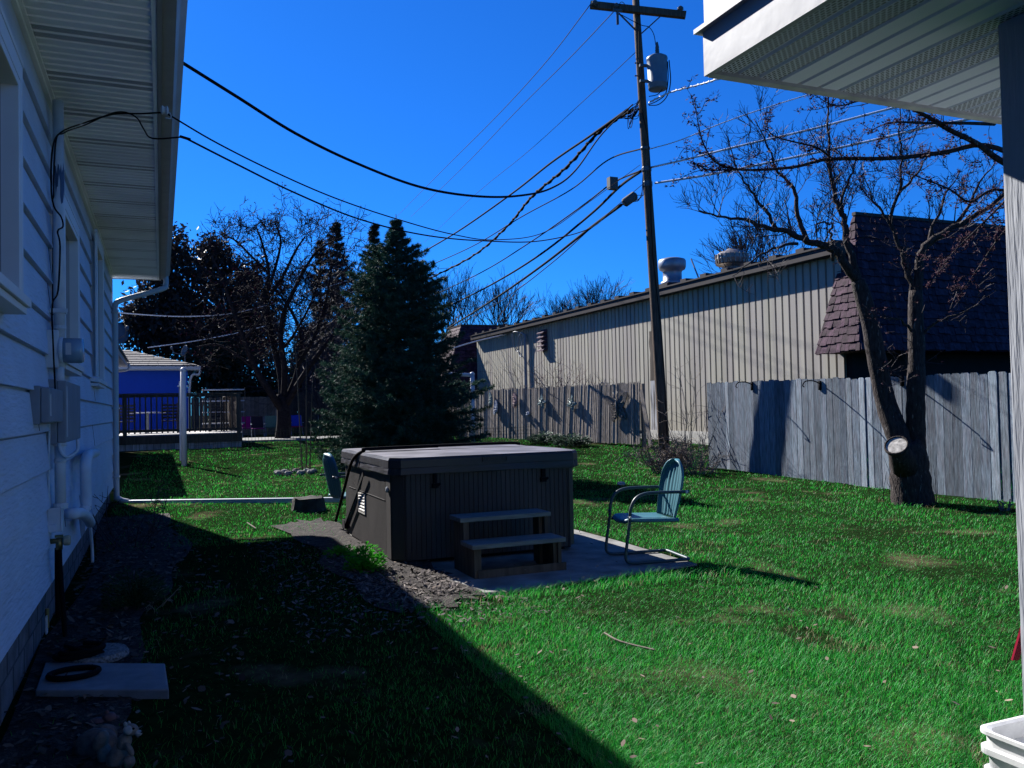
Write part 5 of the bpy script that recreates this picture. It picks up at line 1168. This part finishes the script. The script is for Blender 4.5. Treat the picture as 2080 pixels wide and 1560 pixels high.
def sprof(f): return float(np.interp(f, [0, .1, .27, .46, .62, .74, .81, .87, .92, 1], [.92, 1, .95, .74, .57, .46, .34, .16, .06, .01]))
conifer(sb, H, 1.8, .18, 'dense blue green spruce standing behind the hot tub', m_spr, .075, .013, 30, 8, .02, -.20, .72, .5, shoots=17, jit=.22, prof=sprof, subl=.42, nbx=3)
def far_conifer(px, pyt, d, rad, lab, **k):
    b_ = atd(px, 860, d); b_.z = .3; H_ = EYE+ray(px, pyt).z*d-.3
    conifer(b_, H_, rad, H_/24, lab, m_dk, .24, .06, 16, 5, .15, -.05, .85, .6, gaps=.12, shoots=12, jit=.4, group='conifers on the skyline', name='pine_tree', **k)
far_conifer(690, 440, 58, 3.1, 'dark pine on the skyline behind the crabapple, left of the other pine')
far_conifer(766, 442, 57, 2.6, 'dark pine on the skyline peeking above the blue spruce')
far_conifer(655, 478, 64, 2.6, 'shorter dark pine directly left of the skyline pines')
# ---- leafy dark masses
def leaf_cloud(name, blobs, n, size, mat, parent, hole=.0):
    """blobs: list of (centre, (rx,ry,rz)); leaves gathered in clumps"""
    vol = np.array([b_[1][0]*b_[1][1]*b_[1][2] for b_ in blobs])**.6; pr = vol/vol.sum(); nc = n//26
    idx = rng.choice(len(blobs), nc, p=pr); cen = np.array([list(b_[0]) for b_ in blobs])[idx]; rad = np.array([b_[1] for b_ in blobs])[idx]
    d = rng.normal(size=(nc, 3)); d /= np.linalg.norm(d, axis=1, keepdims=True); rr_ = rng.random((nc, 1))**.45
    cc_ = cen+d*rad*rr_; k = 26
    P = (cc_[:, None, :]+rng.normal(size=(nc, k, 3))*size*2.2).reshape(-1, 3)
    N = len(P); u = rng.normal(size=(N, 3)); u /= np.linalg.norm(u, axis=1, keepdims=True); v = np.cross(u, rng.normal(size=(N, 3))); v /= np.linalg.norm(v, axis=1, keepdims=True)
    s = size*(.5+rng.random((N, 1)))
    V = np.stack([P-u*s, P+v*s*.45, P+u*s, P-v*s*.45], 1).reshape(-1, 3); Fc = np.arange(len(V)).reshape(-1, 4)
    return np_mesh(name, V, Fc, mat, np.clip(np.repeat(rng.random(nc), k)*.6+rng.random(N)*.4, 0, 1), parent)
m_lf = M('dark_bronze_leaves', (.034, .028, .027), .6, rnd=.6, transl=.2); m_lf2 = M('dark_green_leaves', (.022, .034, .018), .7, rnd=.5, transl=.15)
def leafy(px0, py_base, d, blobs, n, size, lab, mat, name='leafy_tree', group=None):
    b_ = atd(px0, py_base, d); b_.z = .3; t = empty(name, b_, lab, 'tree', group); BL = []
    for (x, y, rx, ry) in blobs: c = atd(x, y, d); s = d/F; BL.append((tuple(c+fwd*U(-.6, .6)), (rx*s, rx*s*.8, ry*s)))
    mb = MB(); topc = min(blobs, key=lambda q: q[1]); c = atd(topc[0], topc[1], d)
    mb.tube(smooth_path([b_, b_.lerp(c, .4), c], 5), taper(11, .28, .05), 8)
    for (c_, r_) in BL: cv = Vector(c_); p = b_.lerp(c, min(.75, max(.12, (cv.z-b_.z)*.5/max(c.z-b_.z, .1)))); mb.tube([p, p.lerp(cv, .5)+rvec()*.3, cv], [.12, .07, .03], 5)
    mb.build('trunk', m_bark, t, smooth=True); leaf_cloud('crown', BL, n, size, mat, t); return t
leafy(330, 800, 52, [(352, 500, 26, 40), (340, 560, 45, 60), (400, 560, 40, 50), (330, 620, 62, 50), (290, 650, 48, 40), (400, 640, 60, 60), (340, 690, 85, 45), (440, 700, 60, 50)], 15000, .16, 'tall dark bronze leafy tree rising behind the blue garage', m_lf)
leafy(470, 820, 54, [(432, 520, 30, 36), (450, 560, 40, 50), (480, 620, 46, 60), (510, 560, 22, 30), (500, 680, 50, 60), (450, 700, 60, 60)], 11000, .16, 'dark evergreen tree between the garage tree and the bare crabapple', m_lf)
leafy(430, 860, 50, [(400, 770, 70, 42), (470, 790, 60, 45), (440, 730, 60, 40), (520, 780, 50, 60), (500, 840, 50, 30)], 11000, .14, 'low dark shrubbery mass behind the deck railing', m_lf2, 'shrub')
leafy(600, 560, 60, [(535, 620, 30, 50), (545, 690, 40, 60), (600, 780, 60, 70), (640, 720, 50, 60), (660, 800, 50, 60), (560, 820, 50, 45)], 12000, .16, 'dark undergrowth trees behind the bare crabapple trunk', m_lf2)
# ---- bare crabapple
cb = onground(574, 893); CD = (cb-EY).dot(fwd); t = empty('crabapple_tree', cb, 'wide bare crabapple tree with many crooked limbs on the far lawn', 'tree')
def Lc(l): return plimb([(x, y, CD+d) for x, y, d in l])
mb = MB(); P0 = Lc([(574, 895, 0), (577, 860, 0), (576, 825, 0), (574, 800, 0)]); mb.tube(P0, taper(len(P0), .33, .24), 12); mb.build('trunk', m_crab, t, smooth=True)
mb = MB(); LC = []
for l, a in (([(574, 835, 0), (548, 795, -.6), (520, 750, -1), (495, 690, -1.5), (470, 620, -2), (450, 560, -2), (430, 520, -2)], .17),
             ([(575, 815, 0), (570, 760, .3), (556, 700, .5), (543, 640, .8), (537, 600, 1), (546, 555, 1), (534, 500, 1), (520, 460, 1)], .17),
             ([(576, 815, 0), (578, 750, -.5), (570, 690, -.8), (575, 640, -1), (592, 600, -1), (620, 545, -1.2), (650, 505, -1.4), (700, 480, -1.5)], .14),
             ([(541, 610, 1), (575, 560, 1.2), (600, 510, 1.2), (620, 480, 1.2)], .09), ([(541, 600, 1), (560, 540, .8), (570, 490, .6), (560, 455, .5)], .08),
             ([(578, 820, 0), (602, 760, .6), (612, 690, 1), (596, 640, 1.4), (570, 600, 1.4), (548, 580, 1.4)], .13),
             ([(580, 825, 0), (612, 770, -.5), (650, 715, -1), (690, 665, -1.4), (720, 620, -1.6), (735, 570, -1.6)], .14),
             ([(602, 745, .6), (636, 690, .5), (655, 640, .5), (668, 580, .5), (676, 530, .5)], .09),
             ([(520, 750, -1), (480, 720, -1.5), (440, 700, -2), (400, 705, -2.2)], .07), ([(560, 720, .4), (590, 690, .5), (630, 620, .6), (650, 560, .8)], .07),
             ([(546, 555, 1), (510, 520, 1), (480, 490, 1), (460, 480, 1)], .06), ([(495, 690, -1.5), (530, 650, -1.6), (556, 600, -1.7)], .07)):
    P = Lc(l); mb.tube(P, taper(len(P), a, .03), 7); LC.append((P, a))
mb.build('branches', m_crab, t, smooth=True); mb = MB(); tips = []
for P, a in LC: twigs(mb, P, .03, 3, 1.9, 2.9, .08, .40, tips, rmin=.009, shrink=.62)
mb.build('twigs', m_crab, t)
mb = MB(); buds(mb, tips, 1500, .07); mb.build('buds', m_bud, t)
# ---- far bare trees on the skyline
def rtree(mb, p, d, l_, r_, lvl, spread=.55, up=.12, rmin=.016):
    q = p+d*l_*.5+rvec()*l_*.04; e = p+d*l_+rvec()*l_*.06; mb.tube([p, q, e], [r_, r_*.9, r_*.78], 4 if lvl > 3 else 3, False)
    if lvl <= 0: return
    for k in range(3 if U(0, 1) < .55 else 2):
        nd = (d+rvec()*spread+Vector((0, 0, up))).normalized(); s0 = e if k < 2 else q
        rtree(mb, s0, nd, l_*U(.68, .9), max(rmin, r_*U(.55, .75)), lvl-1, spread, up, rmin)
def bare(px, pyt, d, spread, lab, nb=7):
    b_ = atd(px, 860, d); b_.z = .3; H_ = EYE+ray(px, pyt).z*d-.3; t = empty('bare_tree', b_, lab, 'tree', 'bare trees on the skyline')
    top = b_+Vector((0, 0, H_*.36)); MB().tube([b_, b_.lerp(top, .5)+rvec()*.1, top], [.28, .22, .18], 8).build('trunk', m_bark, t)
    mb = MB()
    for k in range(nb):
        a = R(k*360/nb+U(-20, 20)); e = U(.25, .9)*spread/(H_*.5) if k else .05; s0 = b_.lerp(top, U(.75, 1) if k else 1)
        rtree(mb, s0, Vector((math.cos(a)*e, math.sin(a)*e, 1)).normalized(), H_*.19, .10, 5, .5, .16)
    mb.build('branches', m_twig, t)
bare(933, 560, 75, 3.2, 'tall bare tree just right of the blue spruce'); bare(1022, 575, 80, 3.6, 'rounded bare tree above the far end of the metal building')
bare(1138, 603, 90, 2.2, 'smallest bare tree above the middle of the metal roof', 6); bare(1222, 568, 88, 4.2, 'wide bare tree above the metal roof left of the utility pole', 9)
bare(1560, 440, 60, 4.0, 'bare tree behind the roof seen through the twin trunk tree', 8)
bare(870, 590, 85, 3.0, 'bare tree half hidden by the right side of the blue spruce', 6)
# ---- brushy thicket between crabapple and spruce
def brush(name, p, n, h, spread, lab, mat=m_twig, cat='shrub', rmin=.01, lvl=2, dens=1.6):
    t = empty(name, p, lab, cat); mb = MB(); tips = []
    for i in range(n):
        a = U(0, 6.28); r_ = spread*math.sqrt(U(0, 1))*.35; q = Vector((p[0]+r_*math.cos(a), p[1]+r_*math.sin(a), p[2]-.03)); d = Vector((math.cos(a)*U(.1, .9)*spread/h, math.sin(a)*U(.1, .9)*spread/h, 1)).normalized(); l_ = h*U(.5, 1.1); P = [q]
        for k in range(5): d = (d+rvec()*.22).normalized(); q = q+d*l_/5; P.append(q)
        mb.tube(P, taper(6, rmin*1.6, rmin*.5), 3, False)
        twigs(mb, P, rmin*1.2, lvl, l_*.38, dens/h*4, .1, .4, tips, rmin=rmin*.55)
    mb.build('stems', mat, t); return t, tips
def gp(px, py, d): q = atd(px, py, d); q.z = float(gz(q.x, q.y)); return q
brush('thicket', gp(690, 880, 44), 26, 8.5, 3.6, 'tall tangled brown thicket between the crabapple and the spruce', rmin=.02, dens=2)
brush('thicket', gp(640, 880, 50), 24, 8.5, 3.4, 'darker tangled thicket directly behind the crabapple', rmin=.022, dens=2)
brush('thicket', gp(735, 880, 47), 20, 9.5, 2.6, 'narrow brown thicket showing at the left edge of the spruce', rmin=.022, dens=2)
# shrub round the pole
m_dry = M('dry_stems', (.20, .165, .14), .85, var=.3)
sp_ = gp(1352, 945, 17.0); brush('dry_shrub', sp_, 60, .75, .8, 'leafless brambly shrub piled round the foot of the utility pole', m_dry, rmin=.007, dens=2.5)
brush('dry_shrub', gp(1420, 948, 16.6), 30, .75, .9, 'lower leafless shrub between the pole shrub and the grey fence', m_dry, rmin=.006, dens=2)
brush('weed_stalks', gp(1130, 850, 32), 30, 2.9, 1.9, 'reddish weed stalks rising above the middle of the brown fence', M('red_stems', (.16, .09, .10), .8), 'weeds', .010, 1, 2)
brush('weed_stalks', gp(1180, 850, 30.5), 22, 2.8, 1.6, 'reddish weed stalks above the brown fence left of the pole', M('red_stems2', (.14, .09, .09), .8), 'weeds', .010, 1, 2)
brush('weed_stalks', gp(1075, 850, 34.5), 16, 2.8, 1.5, 'weed stalks above the brown fence below the wall conduit', M('red_stems3', (.14, .09, .09), .8), 'weeds', .010, 1, 2)
brush('dead_weeds', gp(1405, 900, 17.8), 12, 2.3, .8, 'tall thin dead stems against the tan metal wall beside the grey fence', m_dry, 'weeds', .006, 1, 2)
# low leafy plants
m_pl = M('fresh_green_leaves', (.07, .42, .03), .8, rnd=.4, transl=.45, spec=0); m_pl2 = M('grey_green_leaves', (.05, .09, .06), .6, rnd=.4, transl=.2); m_pl3 = M('fern_green', (.03, .08, .03), .7, rnd=.5, transl=.2)
def leafplant(p, r, h, n, size, mat, lab, name='leafy_plant', slim=.35):
    t = empty(name, p, lab, 'plant'); mb = MB(); st_ = MB()
    for i in range(n):
        a = U(0, 6.28); rr_ = r*math.sqrt(U(0, 1)); q = Vector((p[0]+rr_*math.cos(a), p[1]+rr_*math.sin(a), p[2]+h*U(.05, 1)*(1-.5*rr_/r))); mb.cr = U(0, 1)
        d = Vector((math.cos(a), math.sin(a), U(-.3, .9))).normalized(); s = d.cross(Vector((0, 0, 1))).normalized()*size*slim; l_ = size*U(.6, 1.3); m_ = q+d*l_*.5+Vector((0, 0, size*.12))
        mb.poly([q, m_+s, q+d*l_]); mb.poly([q, q+d*l_, m_-s])
        if i % 8 == 0: st_.tube([Vector((p[0]+U(-.03, .03), p[1], p[2]-.02)), q.lerp(Vector((p[0], p[1], q.z)), .4), q], [.005, .004, .003], 3, False)
    st_.build('stems', mat, t); mb.build('leaves', mat, t)
leafplant(gp(742, 1140, 7.75), .17, .3, 420, .055, m_pl, 'bright green weedy plant at the left base of the hot tub'); leafplant(gp(692, 1106, 8.6), .16, .12, 220, .05, m_pl, 'small low green weed left of the bright plant by the tub')
leafplant(gp(1108, 905, 27), .55, .4, 500, .14, m_pl2, 'low grey green plant at the foot of the brown fence, left of a similar one'); leafplant(gp(1163, 908, 25.5), .55, .4, 500, .14, m_pl2, 'low grey green plant at the foot of the brown fence, right of a similar one')
leafplant(gp(272, 1205, 6.6), .22, .34, 900, .05, m_pl3, 'feathery green plant in the shade beside the house', slim=.12)
brush('dead_twigs', gp(262, 1085, 9.5), 14, .75, .7, 'bare dark twiggy bush in shade below the downspout', m_twig, 'shrub', .005, 2, 2)
brush('dead_twigs', gp(285, 1185, 6.5), 6, .25, .45, 'a few pale dry stalks in front of the feathery plant', M('straw', (.30, .25, .17), .8), 'stalks', .003, 1, 1)
brush('root_clump', gp(2035, 1015, 11.0), 4, .2, .2, 'small twisted dead root clump in front of the grey fence at right', m_dry, 'stump', .016, 1, 1)
# ================================================================== GRASS, LITTER
def inbed(x, y):
    m_ = np.zeros(len(x), bool)
    for poly in BEDS:
        c_ = np.zeros(len(x), bool); n = len(poly); j = n-1
        for i in range(n):
            xi, yi = poly[i]; xj, yj = poly[j]
            c_ ^= ((yi > y) != (yj > y)) & (x < (xj-xi)*(y-yi)/(yj-yi+1e-12)+xi); j = i
        m_ |= c_
    return m_
def vnoise(x, y, s, seed):
    g_ = np.random.default_rng(seed).random((64, 64)); x = x*s+100.3; y = y*s+57.1; xi = np.floor(x).astype(int); yi = np.floor(y).astype(int); fx = x-xi; fy = y-yi; fx = fx*fx*(3-2*fx); fy = fy*fy*(3-2*fy)
    a = g_[xi % 64, yi % 64]; b_ = g_[(xi+1) % 64, yi % 64]; c_ = g_[xi % 64, (yi+1) % 64]; d = g_[(xi+1) % 64, (yi+1) % 64]
    return (a*(1-fx)+b_*fx)*(1-fy)+(c_*(1-fx)+d*fx)*fy
def grass(N=800000):
    az = YAW+rng.uniform(-R(38), R(38), N); iz = rng.uniform(1/52, 1/2.3, N); ds_ = 1/iz
    x = np.sin(az)*ds_; y = np.cos(az)*ds_
    keep = (x > WX+.05) & (y < 50)
    keep &= ~((x > 1.95) & (x < 4.66) & (y > 6.44) & (y < 10.5))
    bed = inbed(x, y); keep &= ~(bed & (rng.random(N) > .02+.55*vnoise(x, y, 2.4, 12)**2))
    shade = (x < 1.75) & (y < 10); keep &= ~(shade & (rng.random(N) > .02+.24*vnoise(x, y, 1.3, 3)**1.5))
    keep &= ~((y > 23) & (x > 12.3)); 
    pt_ = vnoise(x, y, 1.1, 5)*.6+vnoise(x, y, 3.7, 6)*.4; keep &= (rng.random(N) < np.clip((pt_-.13)*7, .25, 1))
    x, y, ds_, az, pt_ = x[keep], y[keep], ds_[keep], az[keep], pt_[keep]; N = len(x); print('blades', N)
    z = gz(x, y)-.005
    far = np.clip(ds_/7, .8, 4.5)
    h = (.024+.034*rng.random(N)**1.5)*(.75+.7*vnoise(x, y, 2.2, 9))*np.where(ds_ > 12, 1.15, 1)
    edge = (y > 6.1) & (y < 6.45) & (x > 1.6) & (x < 4.9); h = np.where(edge, h*1.9, h)
    w_ = .0025*far*(.7+.6*rng.random(N)); a = rng.uniform(0, 2*np.pi, N)
    lean = h*(.25+.9*rng.random(N)); dxx = np.cos(a); dyy = np.sin(a); px_ = -dyy; py_ = dxx
    def pt3(t, off): return np.stack([x+dxx*lean*t*t+px_*off, y+dyy*lean*t*t+py_*off, z+h*t*(1-.25*t)], -1)
    V = np.stack([pt3(0, -w_/2), pt3(0, w_/2), pt3(.55, -w_*.4), pt3(.55, w_*.4), pt3(1, 0*w_)], 1).reshape(-1, 3)
    b_ = (np.arange(N)*5)[:, None]
    Fc = np.concatenate([b_+np.array([0, 1, 3]), b_+np.array([0, 3, 2]), b_+np.array([2, 3, 4])], 1).reshape(-1, 3)
    dry = (rng.random(N) < .05+.35*(pt_ < .24))
    r_ = np.where(dry, .95+.05*rng.random(N), rng.random(N)*.85)
    mt = bpy.data.materials.new('grass_blades'); mt.use_nodes = True; n = mt.node_tree.nodes; L_ = mt.node_tree.links; bs = n['Principled BSDF']
    at_ = n.new('ShaderNodeAttribute'); at_.attribute_name = 'rnd'; cr = n.new('ShaderNodeValToRGB'); L_.new(at_.outputs['Fac'], cr.inputs[0]); e = cr.color_ramp.elements
    e[0].position = 0; e[0].color = (.004, .14, .018, 1); e[1].position = 1; e[1].color = (.30, .26, .14, 1)
    for p_, c_ in ((.4, (.012, .27, .028, 1)), (.7, (.04, .40, .035, 1)), (.9, (.15, .46, .08, 1)), (.935, (.24, .21, .11, 1))): q = e.new(p_); q.color = c_
    df = n.new('ShaderNodeBsdfDiffuse'); L_.new(cr.outputs[0], df.inputs[0]); n.remove(bs)
    gl = n.new('ShaderNodeBsdfGlossy'); gl.inputs['Roughness'].default_value = .5; gl.inputs['Color'].default_value = (.75, .9, .85, 1)
    tr = n.new('ShaderNodeBsdfTranslucent'); ms0 = n.new('ShaderNodeMixShader'); ms0.inputs[0].default_value = .45; L_.new(cr.outputs[0], tr.inputs[0]); L_.new(df.outputs[0], ms0.inputs[1]); L_.new(tr.outputs[0], ms0.inputs[2])
    ms = n.new('ShaderNodeMixShader'); ms.inputs[0].default_value = .02; L_.new(ms0.outputs[0], ms.inputs[1]); L_.new(gl.outputs[0], ms.inputs[2]); L_.new(ms.outputs[0], n['Material Output'].inputs[0])
    o = np_mesh('lawn_grass', V, Fc, mt, np.repeat(r_, 3)); tag(o, 'short bright green lawn grass with scattered dry patches', 'grass', kind='stuff')
grass()
def litter(name, N, fx, mat, lab, cat, s0, s1, slim, up=.01):
    P = []
    while len(P) < N:
        q = fx()
        if q is not None: P.append(q)
    P = np.array(P); a = rng.uniform(0, 6.28, N); s = rng.uniform(s0, s1, N); w_ = s*slim*(.5+rng.random(N)); z = np.where((P[:, 0] > 2.0) & (P[:, 1] > 6.4) & (P[:, 0] < 4.6) & (P[:, 1] < 10), np.maximum(gz(P[:, 0], P[:, 1]), 0), gz(P[:, 0], P[:, 1]))+(up if not name == 'mulch' else .02)+rng.random(N)*.012
    c_, s_ = np.cos(a), np.sin(a); t1 = rng.normal(size=N)*.25*s; t2 = rng.normal(size=N)*.25*w_
    def pt(u, v): return np.stack([P[:, 0]+c_*u*s-s_*v*w_, P[:, 1]+s_*u*s+c_*v*w_, z+t1*u+t2*v+np.abs(t1)], -1)
    V = np.stack([pt(-1, -.3), pt(0, -1), pt(1, -.2), pt(.9, .4), pt(0, 1), pt(-.9, .5)], 1).reshape(-1, 3); k = (np.arange(N)*6)[:, None]
    Fc = np.concatenate([k+np.array([0, 1, 4, 5]), k+np.array([1, 2, 3, 4])], 1).reshape(-1, 4)
    o = np_mesh(name, V, Fc, mat, np.repeat(rng.random(N), 2)); tag(o, lab, cat, kind='stuff')
def bedpt(i):
    P = BEDS[i]; xs = [p[0] for p in P]; ys = [p[1] for p in P]
    def f():
        x, y = U(min(xs)-.5, max(xs)+.3), U(min(ys)-.5, max(ys)+.4)
        return (x, y) if (inbed(np.array([x]), np.array([y]))[0] or U(0, 1) < .12) and not (x > 2.4-max(0, y-7.5)*.5 and y > 6.4) else None
    return f
m_chip = M('bark_mulch', (.12, .10, .09), .85, rnd=.7)
litter('mulch', 5200, bedpt(0), m_chip, 'grey brown bark mulch scattered beside the hot tub', 'mulch', .008, .03, .35)
litter('leaf_litter', 3500, bedpt(1), M('old_leaves', (.10, .075, .06), .85, rnd=.7), 'dead leaves and chips on the soil along the house', 'leaf litter', .01, .03, .5)
litter('dead_leaves', 480, lambda: (U(-.5, 2.2), U(2.4, 10)) if U(0, 1) < .6 else (U(1.5, 5), U(2.6, 9)) if U(0, 1) < .9 else (U(4, 9), U(3, 9)), M('tan_leaves', (.20, .15, .115), .8, rnd=.6), 'dry tan leaves scattered over the grass', 'leaf litter', .010, .022, .5, .03)
# loose roots and sticks
i = 0
for l, lab in (([(850, 1182), (900, 1206), (915, 1212)], 'pale crooked root lying in the mulch by the slab corner'), ([(1228, 1295), (1262, 1313), (1330, 1330)], 'thin pale stick lying in the sunlit grass'), ([(520, 1078), (502, 1066)], 'short pale stick in the grass near the stump'), ([(822, 1195), (826, 1215), (818, 1232)], 'forked pale root in the mulch left of the crooked root')):
    P = [onground(x, y)+Vector((0, 0, .03)) for x, y in l]
    if len(P) > 2: P = smooth_path(P, 4)
    o = MB().tube(P, .007, 5).build('stick', m_dry, None, off=P[0]); tag(o, lab, 'stick')
